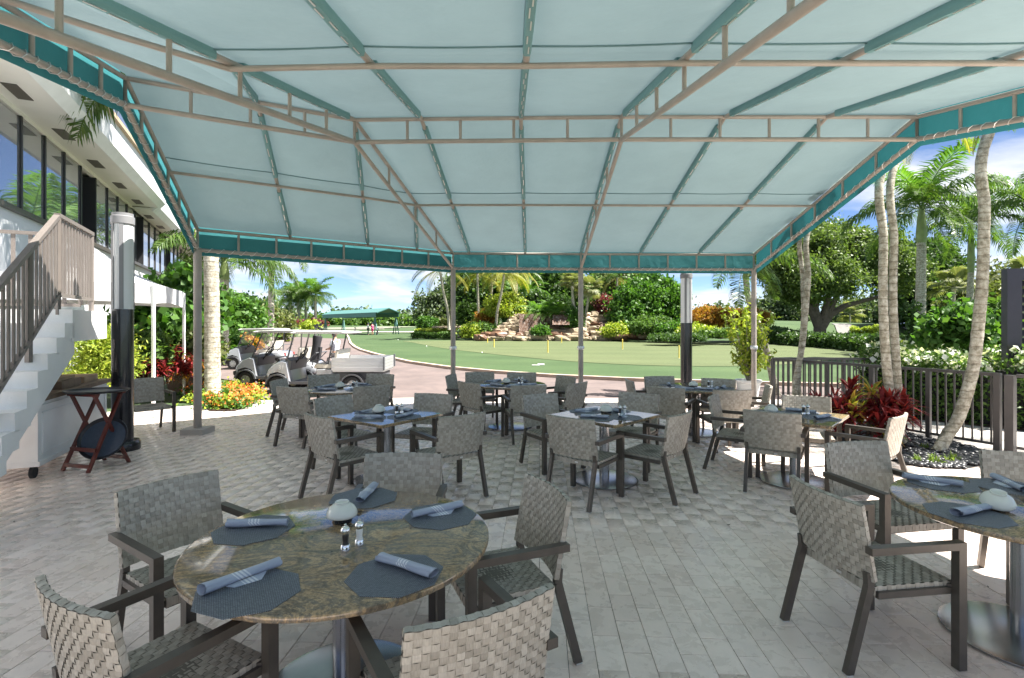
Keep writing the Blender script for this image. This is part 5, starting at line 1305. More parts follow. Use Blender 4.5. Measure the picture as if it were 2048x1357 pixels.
mb.build('stem', M_bark2, ps); leaf_part('foliage', np.array(sp_pts)+np.array(pb), 0.14, 0.065, L_yel, ps, 0.2, 5)
# hedges
def hedge(label, line, w, h, mt, seed, dens=900, L=0.10, W=0.06, flowers=None, name='hedge', jag=0.06, zbase=None, group=None):
    line = [Vector(p) for p in line]; b_ = line[0]; t = thing(name, label, 'hedge', tuple(b_), group=group); r = np.random.default_rng(seed); P = []
    core = MB()
    for a, c in zip(line[:-1], line[1:]):
        d = c-a; Ln = d.length; dn = d.normalized(); sd = Vector((-dn.y,dn.x,0)); n = int(dens*Ln*(w+h)); s = r.uniform(0,1,n); u = r.uniform(-1,1,n); v = r.uniform(0,1,n)
        face = r.uniform(0,1,n); wob = 1 + 0.10*np.sin(s*Ln*2.1+seed) + 0.07*np.sin(s*Ln*5.3)
        uu = np.where(face < w/(w+2*h), u, np.sign(u)*(0.86+0.16*r.uniform(0,1,n))); vv = np.where(face < w/(w+2*h), 0.90+0.14*r.uniform(0,1,n), v)
        q = np.array(a)[None,:] + s[:,None]*np.array(d)[None,:] + (uu*w/2*wob)[:,None]*np.array(sd)[None,:]; q[:,2] += vv*h*wob; q += r.normal(size=(n,3))*jag; P.append(q)
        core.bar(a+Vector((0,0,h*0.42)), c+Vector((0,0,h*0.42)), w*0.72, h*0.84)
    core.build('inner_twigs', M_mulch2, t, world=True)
    P = np.concatenate(P); leaf_part('foliage', P, L, W, mt, t, 0.3, seed)
    if flowers is not None:
        k = r.choice(len(P), size=int(len(P)*0.14), replace=False); F_ = P[k]; F_ = F_[F_[:,2] > b_.z + h*0.75]; leaf_part('blossom', F_ + np.array([0,-0.03,0.04]), 0.11, 0.10, flowers, t, 0.8, seed+1)
    return t
hedge('dense white-flowering hedge behind the fence', [(7.6,11.2,0),(8.8,9.6,0),(11.5,8.6,0),(16.5,7.6,0)], 1.2, 1.12, L_mid, 101, 1500, 0.085, 0.05, L_flow)
hedge('low dark groundcover strip edging the lawn below the oak', [D(1520,672,52),D(1600,690,44),D(1700,697,38),D(1800,707,31.5),D(1835,712,29)], 2.6, 0.75, L_dark, 102, 260, 0.24, 0.14, jag=0.12)
hedge('clipped yellow-green hedge beside the parked cars', [D(1702,678,62),D(1765,678,60)], 2.0, 1.3, L_yel, 103, 260, 0.22, 0.14)
hedge('small clipped hedge below the yellow-green one by the cars', [D(1718,684,52),D(1765,686,50)], 1.2, 0.6, L_mid, 104, 300, 0.2, 0.12)
hedge('upper yellow-green clipped hedge left of the waterfall', [D(836,668,64),D(905,669,62)], 1.4, 0.55, L_yel, 105, 320, 0.2, 0.12)
hedge('lower green clipped hedge left of the waterfall', [D(828,676,61),D(918,677,59)], 1.4, 0.55, L_mid, 106, 320, 0.2, 0.12)
shrub('clipped_ball', 'round clipped bush above the two-tier hedge', 855, 660, 66, 19, 13, L_bright, 107, 80, 90, 0.25, 0.15, 0.4, shell=0.8)
shrub('croton_shrub', 'orange croton mass left of the lime potted shrub', 1415, 655, 52, 40, 20, L_orange, 108, 160, 90, 0.24, 0.13, 0.5, shell=0.7)
shrub('croton_shrub', 'orange croton mass behind the last awning post', 1490, 656, 54, 46, 19, L_orange, 109, 150, 90, 0.24, 0.13, 0.5, shell=0.7)
for i, (px, yb_, d, rx, ry, mt, lb) in enumerate((
  (1400,672,48,42,9,L_yel,'low yellow groundcover below the orange croton'), (1440,676,46,50,7,L_mid,'low green groundcover in front of the yellow one'), (1350,672,50,34,13,L_bright,'low bright bush left of the far lamp column'),
  (1360,682,44,60,5,L_dark,'dark low edging plant at the green behind the lamp column'), (1232,675,54,20,13,L_yel,'yellow-green bush at the right end of the waterfall'), (1305,670,52,40,18,L_mid,'shaded bush under the bright round tree'),
  (1010,635,61,36,26,L_yel,'yellow-green arching bush above the waterfall left'), (972,650,62,12,14,L_orange,'orange bush left of the waterfall top'), (943,675,57,14,11,L_yel,'spiky lime bush in front of the left hedge'),
  (965,667,58,32,8,L_mid,'low green mound left of the waterfall rocks'), (1082,670,55,9,5,L_bright,'small green bush in front of the falls'), (1148,655,57,14,20,L_bright,'rounded bush at the foot of the fan palms'),
  (1065,628,66,34,24,L_dark,'dark bush on top of the waterfall'), (1210,628,64,14,18,L_mag,'magenta bush on the bank right of the fan palms'), (1190,628,66,26,18,L_mid,'green bush on the bank behind the fan palms'),
  (936,650,66,22,24,L_mid,'green bush behind the stone ledge on the left'), (880,664,68,40,12,L_olive,'olive bush behind the two-tier hedge'), (1120,622,68,16,14,L_dark,'black-green thicket over the falls'),
  (600,658,140,24,6,L_mag,'magenta bed under the distant royal palms'), (631,657,142,14,5,L_mag,'small magenta bed under the last distant royal palm'), (621,662,110,10,7,L_yel,'yellow bush before the magenta bed'))):
    shrub('garden_shrub', lb, px, yb_, d, rx, ry, mt, 200+i, 90, 70, 0.0052*d, 0.003*d, 0.010*d, shell=0.5)
shrub('leafy_shrub', 'glossy big-leaved bush behind the white-flowering hedge', 1915, 705, 15.5, 44, 46, L_bright, 131, 130, 60, 0.22, 0.13, 0.4)
shrub('leafy_shrub', 'small leafy bush left of the louvre screen', 1985, 700, 19, 26, 50, L_mid, 132, 80, 60, 0.24, 0.13, 0.4)
shrub('leafy_shrub', 'pale low bush between fence and oak strip', 1790, 712, 27, 40, 12, L_olive, 133, 70, 70, 0.2, 0.1, 0.35)
shrub('leafy_shrub', 'climbing leaves round the foot of the ringed royal palm', 1832, 726, 24.6, 12, 60, L_dark, 134, 60, 60, 0.16, 0.12, 0.25)
# far treeline all round the course
rt = np.random.default_rng(77); ells = []
for k in range(170):
    az = -1.15 + 2.3*k/169; dist = 300 + 90*math.sin(k*0.7)+rt.uniform(-20,40); h = rt.uniform(4.5,9.0)
    if -0.42 < az < -0.05: h *= 0.75
    ells.append(((dist*math.tan(az)*0.9, dist, h*0.5), (rt.uniform(7,13), 6, h*0.62)))
pts, _ = clumps(ells, 3400, 26, 2.6, 78, 0.45); pts = pts[pts[:,2] > -0.3]
o = leaf_part('treeline', pts, 2.0, 1.3, L_grey, None, 0.3, 79); tag(o, 'hazy line of far trees closing the golf course', 'trees', kind='stuff')
ells = []
for k in range(40):
    px = 440 + k*11; dist = 190 + rt.uniform(-25,25); h = rt.uniform(12,22) if not (560 < px < 600) else 10
    c, rad = E(px, 655-h*0.5, dist, rt.uniform(9,16), h*0.62); ells.append((tuple(c), rad))
pts, _ = clumps(ells, 900, 34, 2.0, 80, 0.45); pts = pts[pts[:,2] > -0.3]
o = leaf_part('treeline', pts, 1.4, 0.9, L_mid, None, 0.3, 81); tag(o, 'green wood behind the driving range shelter', 'trees', kind='stuff')
# flower bed on the left
fb = [G(x,y,-0.01) for x,y in ((372,788),(398,806),(420,822),(470,822),(508,808),(516,795),(500,784),(450,775),(400,770))]
sheet('flower_bed', [(p.x,p.y) for p in fb], -0.004, M_mulch)
rf = np.random.default_rng(31); k = 0
FLW = ['behind the awning post','just right of the awning post','in front of the trunk','at the front edge','towards the front right','at the right tip','inside the right tip','right behind the trunk','close to the trunk, right','at the far right edge','at the trunk, left','at the rear','at the rear left by the planter']
for (px, py, sz, fl) in ((388,790,0.34,1),(404,806,0.30,0),(428,815,0.32,1),(452,816,0.30,0),(474,815,0.34,1),(494,806,0.34,1),(484,797,0.40,1),(466,790,0.40,1),(448,800,0.34,0),(504,796,0.30,1),(414,790,0.36,1),(462,780,0.34,0),(395,778,0.34,1)):
    b_ = G(px, py); t = thing('flower_clump', 'x', 'flower', tuple(b_), group='orange flower clumps round the left palm')
    t['label'] = ('orange flower clump' if fl else 'flowerless lime clump') + ' in the left palm bed, ' + FLW[k]
    n = 420; q = rf.normal(size=(n,3))*np.array([sz*0.5,sz*0.4,0.07]) + np.array([0,0,0.13]); q[:,2] = np.clip(q[:,2]-0.35*(q[:,0]**2+q[:,1]**2), 0.01, 1)
    leaf_part('foliage', q+np.array(b_), 0.075, 0.05, L_yel if k % 2 else L_bright, t, 0.8, 300+k)
    if fl: m_ = q[:150].copy(); m_[:,2] += 0.07; leaf_part('blossom', m_+np.array(b_), 0.055, 0.05, L_flor, t, 1.5, 330+k)
    k += 1
# ---- black pebble bed
pb_poly = [(p.x,p.y) for p in [G(1655,872),G(1690,892),G(1740,912),G(1800,928),G(1870,938),G(1930,940),G(1968,930),G(1985,912),G(1930,893),G(1860,880),G(1790,862),G(1720,850)]]
pbed = sheet('pebble_bed', pb_poly, 0.006, M_mulch2)
def pebble(seed):
    bm = bmesh.new(); bmesh.ops.create_icosphere(bm, subdivisions=1, radius=1.0); r = random.Random(seed)
    for v in bm.verts: v.co *= r.uniform(0.85,1.12)
    me = bpy.data.meshes.new('pebble'); bm.to_mesh(me); bm.free(); me.polygons.foreach_set('use_smooth',[True]*len(me.polygons)); me.materials.append(M_pebble); return me
pm = [pebble(s) for s in range(4)]
xs_ = [p[0] for p in pb_poly]; ys_ = [p[1] for p in pb_poly]; cand = []
while len(cand) < 1500:
    x, y = rf.uniform(min(xs_),max(xs_)), rf.uniform(min(ys_),max(ys_))
    if inside(pb_poly, x, y): cand.append((x,y))
cand.sort(key=lambda c: c[1]); pv_, pf_ = [], []; nb = 0
for i, (x, y) in enumerate(cand):
    s = rf.uniform(0.022,0.05); sc = (s*rf.uniform(1,1.4), s, s*0.62); rz_ = rf.uniform(0,6.28); z = 0.012 + s*0.4
    if i < 300: link_mesh('pebble', pm[i%4], pbed, (x,y,z), (0,0,rz_), sc)
    else:
        me = pm[i%4]; co = np.array([v.co for v in me.vertices])*np.array(sc); c_, s_ = math.cos(rz_), math.sin(rz_)
        co = np.stack([co[:,0]*c_-co[:,1]*s_, co[:,0]*s_+co[:,1]*c_, co[:,2]],1) + np.array([x,y,z]); pv_.append(co); pf_.append(np.array([list(p.vertices) for p in me.polygons])+nb); nb += len(co)
me = np_mesh('pebbles', np.concatenate(pv_), np.concatenate(pf_), M_pebble); me.polygons.foreach_set('use_smooth',[True]*len(me.polygons)); o = link_mesh('pebbles', me, pbed); o['kind'] = 'stuff'
def tuft(x, y, h, seed, label, mt=L_grass):
    t = thing('grass_tuft', label, 'plant', (x,y,0.01), group='grass tufts in the pebble bed'); r = random.Random(seed); mb = MB(); h *= 0.8
    for k in range(45):
        a = r.uniform(0,6.28); e = r.uniform(0.3,1.4); d = Vector((math.cos(a)*math.cos(e),math.sin(a)*math.cos(e),math.sin(e))); ln = h*r.uniform(0.6,1.1); w_ = Vector((-math.sin(a),math.cos(a),0))*0.006
        o = Vector((r.uniform(-.05,.05),r.uniform(-.05,.05),0)); m = o+d*ln*0.6; tip = o+d*ln+Vector((0,0,-ln*0.25)); mb.quadmesh([o-w_,o+w_,m+w_,m-w_,tip],[(0,1,2,3),(3,2,4)])
    mb.build('blades', mt, t, fix=False)
for i, (px, py, h, lb) in enumerate(((1832,925,0.16,'first small grass tuft in the pebble bed from the palm pair'),(1868,928,0.22,'grass tuft at the foot of the curved palm'),(1905,925,0.24,'third grass tuft along the pebble bed, beyond the curved palm'),(1850,900,0.14,'small lime tuft behind the others in the pebble bed'))):
    q = G(px,py); tuft(q.x,q.y,h,i,lb)

# a few dry leaves blown onto the terrace
rl = np.random.default_rng(5); lp = np.stack([rl.uniform(-5.0,5.2,46), 2.6+rl.uniform(0,1,46)**1.5*8.5, np.full(46,0.012)],1)
Vl, Fl = leaf_arrays(lp, 0.05, 0.018, 0.0, 9); Vl[:,2] = 0.006 + np.abs(Vl[:,2]-0.012)*0.25
o = link_mesh('fallen_leaves', np_mesh('fallen_leaves', Vl, Fl, M_mulch)); tag(o, 'scattered small dry leaves on the terrace paving', 'leaves', kind='stuff')
# ================================================================ fences
def fence(label, pts, name='fence', posts=(), sp_=0.108, h=1.08, group=None):
    b_ = Vector(pts[0]); t = thing(name, label, 'fence', tuple(b_), group=group)
    for a, c in zip(pts[:-1], pts[1:]):
        a, c = Vector(a), Vector(c); d = c-a; L = d.length; dn = d.normalized()
        MB().bar(a+Vector((0,0,h)), c+Vector((0,0,h)), 0.055, 0.045).build('top_rail', M_fence, t, world=True)
        MB().bar(a+Vector((0,0,0.10)), c+Vector((0,0,0.10)), 0.035, 0.035).build('bottom_rail', M_fence, t, world=True)
        n = int(L/sp_)
        for k in range(1, n): q = a + d*(k/n); MB().bar(q+Vector((0,0,0.10)), q+Vector((0,0,h-0.02)), 0.02, 0.02, up=tuple(dn)).build('picket', M_fence, t, world=True)
    for q, w_ in posts:
        q = Vector(q); MB().bar(q, q+Vector((0,0,h+0.005)), w_, w_, up=tuple(dn)).build('post', M_fence, t, world=True)
f0, f1 = Vector((5.27,10.6,0)), Vector((6.84,7.30,0)); fd = (f1-f0).normalized()
def on_f(px):
    s = (px-1024)/FPX; # intersection of the sight line with the fence line
    k = (s*f0.y - f0.x)/(fd.x - s*fd.y); return f0 + fd*k
fence('dark metal picket fence running from the corner towards the viewer', [f0, f1-fd*0.03], posts=[(f0,0.06)] + [(on_f(px),0.06) for px in (1592,1654,1744,1857)] + [(f1-fd*0.07,0.075)])
fence('dark metal picket fence panel at the right edge beyond the gate post', [f1+fd*0.14, f1+fd*2.6], posts=[(f1+fd*0.07,0.10), (f1+fd*2.6,0.06)])
fence('dark metal picket fence running straight across behind the first one', [f0+Vector((0.06,0.12,0)), Vector((8.25,10.66,0))], posts=[(Vector((8.25,10.66,0)),0.07), (Vector((6.75,10.69,0)),0.06)])
# path light post beyond
pl = thing('bollard_light', 'short dark bollard light on the lawn beyond the fence', 'lamp', tuple(D(1741,745,16.5)))
MB().lathe([(0.05,0),(0.05,0.62),(0.075,0.64),(0.075,0.78),(0.03,0.82)],14).build('post', M_fence, pl, smooth=True)
# louvred screen
ls = thing('louvre_screen', 'dark purple louvred screen panel above the hedge at the right edge', 'screen', (8.72,9.3,0), R(-12))
for s in (0.0, 1.3): MB().box((s+0.11,0,1.95 if s == 0 else 1.9), (0.22,0.16,1.62)).build('stile', M_purple, ls)
MB().box((0.76,0,2.66), (1.08,0.15,0.20)).build('top_rail', M_purple, ls); MB().box((0.76,0,1.20), (1.08,0.15,0.12)).build('bottom_rail', M_purple, ls)
for k in range(9): MB().box((0.76,0.0,1.34+k*0.145), (1.10,0.13,0.014), m=Matrix.Rotation(R(48),3,'X')).build('slat', M_purple, ls)
for s in (0.11,1.41): MB().box((s,0,0.57), (0.10,0.10,1.16)).build('post', M_purple, ls)

# ================================================================ waterfall
wf = thing('rock_waterfall', 'terraced sandstone waterfall at the far side of the putting green', 'waterfall', tuple(D(1130,678,56)))
def rock_mesh(seed):
    bm = bmesh.new(); bmesh.ops.create_cube(bm, size=2.0); bmesh.ops.subdivide_edges(bm, edges=bm.edges, cuts=2, use_grid_fill=True); r = random.Random(seed)
    for v in bm.verts:
        l_ = v.co.length; v.co = v.co*(0.55 + 0.45/ l_*1.2); v.co += Vector((r.uniform(-.13,.13),r.uniform(-.13,.13),r.uniform(-.15,.15)))
    me = bpy.data.meshes.new('rock'); bm.to_mesh(me); bm.free(); return me
rm = []
for s in range(6):
    me = rock_mesh(s); me.materials.append(M_rock); rm.append(me); m2 = me.copy(); m2.materials.clear(); m2.materials.append(M_rockred); rm.append(m2)
wr = random.Random(9); wl_ = Vector(wf.location)
def put_rock(px, py, d, w, h, red=False):
    q = D(px,py,d) - wl_; i = wr.randrange(6)*2 + (1 if red else 0)
    link_mesh('rock', rm[i], wf, tuple(q), (wr.uniform(-.12,.12),wr.uniform(-.12,.12),wr.uniform(0,6.28)), (w/2,w*0.42,h/2))
falls = ((1062,24,628,664),(1122,17,630,650),(1214,14,645,663))
for row, (y, d) in enumerate(((676,55),(670,55.8),(664,56.6),(657,57.4),(650,58.2),(643,59),(636,59.8),(630,60.6))):
    x0, x1 = [(950,1235),(965,1240),(985,1240),(992,1246),(1000,1246),(1012,1240),(1018,1215),(1022,1180)][row]
    x = x0
    while x < x1:
        w = wr.uniform(0.8,1.9); px = x + w*9
        inf = any(abs(px-c) < hw*0.8 and t0-2 < y < t1+6 for c,hw,t0,t1 in falls)
        put_rock(px, y + wr.uniform(-2,2), d + wr.uniform(-.3,.5) + (0.8 if inf else 0), w, wr.uniform(0.4,0.7), inf or wr.random() < 0.15)
        x += w*15
for c, hw, t0, t1 in falls:
    v = []; f = []; d0 = 55.6 + (t1 < 660)*1.2
    for j in range(7):
        for i in range(9):
            t = j/6; p = D(c + (i/8*2-1)*hw, t0 + (t1-t0)*t, 56.6 - 1.0*t + 0.12*math.sin(i*2.3+j)); v.append(p)
    for j in range(6):
        for i in range(8): q = j*9+i; f.append((q,q+1,q+10,q+9))
    MB().quadmesh(v,f).build('water_sheet', M_water, wf, world=True, smooth=True)
for px in range(1235,1380,9): put_rock(px, 674+wr.uniform(-3,2), 53.5+wr.uniform(-.5,.5), wr.uniform(0.8,1.6), wr.uniform(0.3,0.6), wr.random()<0.3)
lw = thing('stone_ledge', 'low flat stone ledge wall left of the waterfall', 'wall', tuple(D(912,656,62)))
for k in range(8):
    q = D(872+k*12, 655, 62-0.1*k) - Vector(lw.location); link_mesh('stone', rm[(k%6)*2], lw, tuple(q), (0,0,0.1*k), (0.45,0.35,0.14))

# ================================================================ putting green details
for i, (px, py, hh, lb) in enumerate(((975.7+120,706,24,'thin yellow putting marker nearest the middle of the green'),(988,695,16,'short yellow putting marker left of the middle one'),(1123,686,12,'small faint yellow marker before the waterfall'),(1245,699,20,'yellow putting marker right of the third awning post'),(1358,717,25,'yellow putting marker next to the far lamp column'),(888,678,18,'yellow stake by the left clipped hedges'),(924,678,21,'pale yellow stake in front of the lime bush'),(975,686,8,'tiny yellow marker left of the waterfall rocks'))):
    q = G(px,py,-0.045); d = q.y; t = thing('putting_marker', lb, 'marker', tuple(q), group='yellow putting markers')
    hgt = hh*d/FPX; MB().lathe([(0.012+0.0007*d,0),(0.012+0.0007*d,hgt),(0.0,hgt+0.02)],8).build('stick', M_yellow, t)
    MB().lathe([(0.054,0.002),(0.054,0.006)],12).build('cup', M_white, t)
for i, (px, py, lb) in enumerate(((853,694,'white golf ball on the left of the putting green'),(964,707,'white golf ball left of the middle marker'),(787,676,'farthest white golf ball near the shelter'),(796,681,'second white golf ball near the shelter'),(1270,680,'white golf ball before the bright round tree'))):
    q = G(px,py,-0.045); o = MB().lathe([(0.0,-0.045),(0.032,-0.032),(0.045,0.0),(0.032,0.032),(0.0,0.045)],12).build('golf_ball', M_golf, smooth=True); o.location = q + Vector((0,0,0.045)); tag(o, lb, 'golf ball', 'golf balls on the green')
q = G(1076,731,-0.045); t = thing('scorecard', 'flat white paper lying on the near edge of the putting green', 'paper', tuple(q))
MB().prism([(-0.28,-0.12),(0.05,-0.14),(0.07,0.02),(-0.25,0.05)],0.0,0.02).build('sheet', M_golf, t); MB().prism([(0.0,0.06),(0.3,0.12),(0.27,0.3),(-0.02,0.22)],0.0,0.05).build('fold', M_golf, t)

# ================================================================ range shelter
sa_, sb_ = D(668,665,100), D(775,671,80); sh = thing('range_shelter', 'long green roofed shelter of the driving range', 'shelter', tuple(sa_))
ax_ = (sb_-sa_); ax_.z = 0; Ls = ax_.length; ax_.normalize(); nx_ = Vector((-ax_.y,ax_.x,0)); gb = lambda s,o,z: Vector((sa_.x,sa_.y,0)) + ax_*s + nx_*o + Vector((0,0,z))
for o0 in (-1,1):
    MB().loft([[gb(-1.5,0,4.15),gb(-1.5,o0*1.9,3.45),gb(-1.5,o0*1.9,3.33),gb(-1.5,0,4.03)],[gb(Ls+0.6,0,4.15),gb(Ls+0.6,o0*1.9,3.45),gb(Ls+0.6,o0*1.9,3.33),gb(Ls+0.6,0,4.03)]]).build('roof', M_green_roof, sh, world=True)
    MB().bar(gb(-1,o0*1.85,3.05), gb(Ls,o0*1.85,3.05), 0.05, 0.6).build('side_curtain', M_green_roof, sh, world=True)
for s in (0.3, Ls*0.97):
    for o0 in (-1,1):
        for k in (-1,0,1): MB().tube([gb(s+k*1.1,o0*1.7,0), gb(s+k*0.1,o0*1.7,2.6)], 0.09, 7).build('trestle_leg', M_green_roof, sh, world=True)
    MB().bar(gb(s,-1.8,3.3), gb(s,1.8,3.3), 0.2, 0.2).build('cross_beam', M_green_roof, sh, world=True)
for i, (px, py, d, w) in enumerate(((690,661,120,9),(720,659,130,10),(800,662,100,8),(770,658,140,8))):
    q = D(px,py,d); o = MB().prism([(w*math.cos(2*math.pi*k/20)*(1+0.15*math.sin(3*k)), 3.2*math.sin(2*math.pi*k/20)) for k in range(20)], 0, 0.05).build('bunker', M_sand); o.location = (q.x,q.y,gz(q.x,q.y)+0.06); o['kind'] = 'structure'

# ================================================================ people
def person(label, loc, rz, shirt, legs, arms='down', shoes=M_navy, cap=None, legskin=False):
    t = thing('person', label, 'person', loc, rz)
    def skin(name, verts, edges, rad, mt, root=0, sub=1):
        me = bpy.data.meshes.new(name); me.from_pydata(verts, edges, []); o = bpy.data.objects.new(name, me); COL.objects.link(o); o.parent = t; me.materials.append(mt)
        md = o.modifiers.new('skin','SKIN'); md.use_smooth_shade = True
        for i, sv in enumerate(me.skin_vertices[0].data): sv.radius = rad[i] if hasattr(rad[i],'__len__') else (rad[i],rad[i]); sv.use_root = (i == root)
        o.modifiers.new('subdivision','SUBSURF').levels = sub; o.modifiers[-1].render_levels = 2; return o
    if arms == 'front': L_ = [(-0.19,0.0,1.43),(-0.24,0.07,1.17),(-0.10,0.30,1.12)]; R_ = [(0.19,0.0,1.43),(0.24,0.07,1.17),(0.10,0.30,1.12)]
    else: L_ = [(-0.19,0.0,1.43),(-0.25,0.02,1.15),(-0.24,0.12,0.90)]; R_ = [(0.19,0.0,1.43),(0.25,0.02,1.15),(0.24,0.12,0.90)]
    hd = [(0,0.01,1.50),(0,0.05,1.60),(0,0.06,1.70)]
    vb = [(0,0,0.95),(0,-0.01,1.15),(0,0,1.40)] + hd + L_ + R_ + [(-0.10,0,0.92),(-0.11,0.02,0.50),(-0.11,-0.02,0.08),(-0.12,0.12,0.04),(0.10,0,0.92),(0.11,0.03,0.50),(0.11,-0.01,0.08),(0.12,0.13,0.04)]
    vb += [tuple(Vector(L_[2])+Vector((0.02,0.09,-0.02))), tuple(Vector(R_[2])+Vector((-0.02,0.09,-0.02)))]
    eb = [(0,1),(1,2),(2,3),(3,4),(4,5),(2,6),(6,7),(7,8),(2,9),(9,10),(10,11),(0,12),(12,13),(13,14),(14,15),(0,16),(16,17),(17,18),(18,19),(8,20),(11,21)]
    rb = [0.11,(0.14,0.10),(0.13,0.09),0.055,0.085,0.085,0.06,0.042,0.03,0.06,0.042,0.03,0.085,0.058,0.04,0.035,0.085,0.058,0.04,0.035,0.03,0.03]
    skin('body', vb, eb, rb, M_skin)
    vs = [(0,0,0.92),(0,-0.01,1.15),(0,0,1.41),L_[0],tuple(Vector(L_[0]).lerp(Vector(L_[1]),0.85)),R_[0],tuple(Vector(R_[0]).lerp(Vector(R_[1]),0.85))]
    skin('shirt', vs, [(0,1),(1,2),(2,3),(3,4),(2,5),(5,6)], [(0.175,0.13),(0.165,0.12),(0.15,0.105),0.078,0.068,0.078,0.068], shirt)
    if not legskin:
        vt = [(0,0,0.97),(-0.10,0,0.90),(-0.11,0.02,0.50),(-0.11,-0.02,0.08),(0.10,0,0.90),(0.11,0.03,0.50),(0.11,-0.01,0.08)]
        skin('trousers', vt, [(0,1),(1,2),(2,3),(0,4),(4,5),(5,6)], [(0.155,0.12),0.10,0.078,0.062,0.10,0.078,0.062], legs)
    else:
        vt = [(0,0,0.97),(-0.10,0,0.90),(-0.11,0.02,0.55),(0.10,0,0.90),(0.11,0.03,0.55)]
        skin('shorts', vt, [(0,1),(1,2),(0,3),(3,4)], [(0.155,0.12),0.11,0.10,0.11,0.10], legs)
    hm = MB().lathe([(0.105,0.0),(0.112,0.05),(0.10,0.10),(0.06,0.135),(0.0,0.145)],16,(0,0.04,1.66)); hm.build('hair' if cap is None else 'cap', cap or M_hair, t, smooth=True)
    for s in (-1,1):
        MB().lathe([(0.0,-0.03),(0.012,0.0),(0.0,0.03)],8,(s*0.09,0.05,1.635)).build('ear', M_skin, t, smooth=True)
        MB().lathe([(0.0,-0.011),(0.011,0.0),(0.0,0.011)],8,(s*0.033,0.128,1.655)).build('eye', M_navy, t, smooth=True)
    MB().lathe([(0.0,-0.03),(0.014,-0.012),(0.0,0.03)],8,(0,0.138,1.63)).build('nose', M_skin, t, smooth=True)
    return t
pp = D(671,758,17.6); pw = person('person in pale blue shirt and grey trousers looking down beside the carts', (pp.x,pp.y,-0.03), R(75), M_shirt, M_trous, 'front'); pw.scale = (0.86,)*3
g1 = D(736,671,79); person('golfer in dark trousers standing under the range shelter', (g1.x,g1.y,gz(g1.x,g1.y)), R(-60), M_shirt, M_navy, 'down', cap=M_navy)
g2 = D(745,672,78); person('golfer in magenta shirt next to the other golfer on the range', (g2.x,g2.y,gz(g2.x,g2.y)), R(60), M_pink, M_pink, 'front', legskin=True, cap=M_navy)

# ================================================================ golf carts
def rounded_loft(prof, half, inset=0.07):
    c = (sum(p[0] for p in prof)/len(prof), sum(p[1] for p in prof)/len(prof)); S = lambda k: [((p[0]-c[0])*k+c[0], (p[1]-c[1])*k+c[1]) for p in prof]
    mb = MB(); mb.loft([[Vector((a,y,z)) for a,z in S(k)] for y,k in ((-half,0.82),(-half+inset*0.35,0.94),(-half+inset,1.0),(half-inset,1.0),(half-inset*0.35,0.94),(half,0.82))]); return mb
tyre_me = MB().lathe([(0.13,-0.085),(0.19,-0.10),(0.222,-0.085),(0.23,-0.04),(0.23,0.04),(0.222,0.085),(0.19,0.10),(0.13,0.085),(0.125,0.0),(0.13,-0.085)],28,m=Matrix.Rotation(R(90),3,'X'),cap=False).mesh('tyre',smooth=True); tyre_me.materials.append(M_tyre)
def rim_mesh():
    mb = MB(); X = Matrix.Rotation(R(90),3,'X'); mb.lathe([(0.138,-0.08),(0.138,0.08),(0.125,0.082),(0.115,0.055),(0.04,0.06),(0.035,0.085),(0.0,0.085)],24,m=X)
    for k in range(7):
        a = 2*math.pi*k/7; p0 = X @ Vector((math.cos(a)*0.03,math.sin(a)*0.03,0.08)); p1 = X @ Vector((math.cos(a)*0.128,math.sin(a)*0.128,0.08)); mb.bar(p0,p1,0.022,0.03)
    me = mb.mesh('rim',smooth=True); me.materials.append(M_rim); return me
rim_me = rim_mesh()
def wheels(t, xs):
    for x in xs:
        for s in (-1,1):
            w = link_mesh('wheel', tyre_me, t, (x,s*0.49,0.23), (0,0,0 if s < 0 else math.pi)); link_mesh('rim', rim_me, w)
def arc_fender(t, x, mt):
    for s in (-1,1):
        secs = []
        for k in range(11):
            a = math.pi*(0.02+0.96*k/10); cx, cz = x+0.31*math.cos(a), 0.24+0.29*math.sin(a); ix, iz = x+0.265*math.cos(a), 0.24+0.25*math.sin(a); secs.append([Vector((cx,s*0.40,cz)),Vector((cx,s*0.625,cz)),Vector((ix,s*0.625,iz)),Vector((ix,s*0.40,iz))])
        MB().loft(secs).build('fender', mt, t, smooth=True)
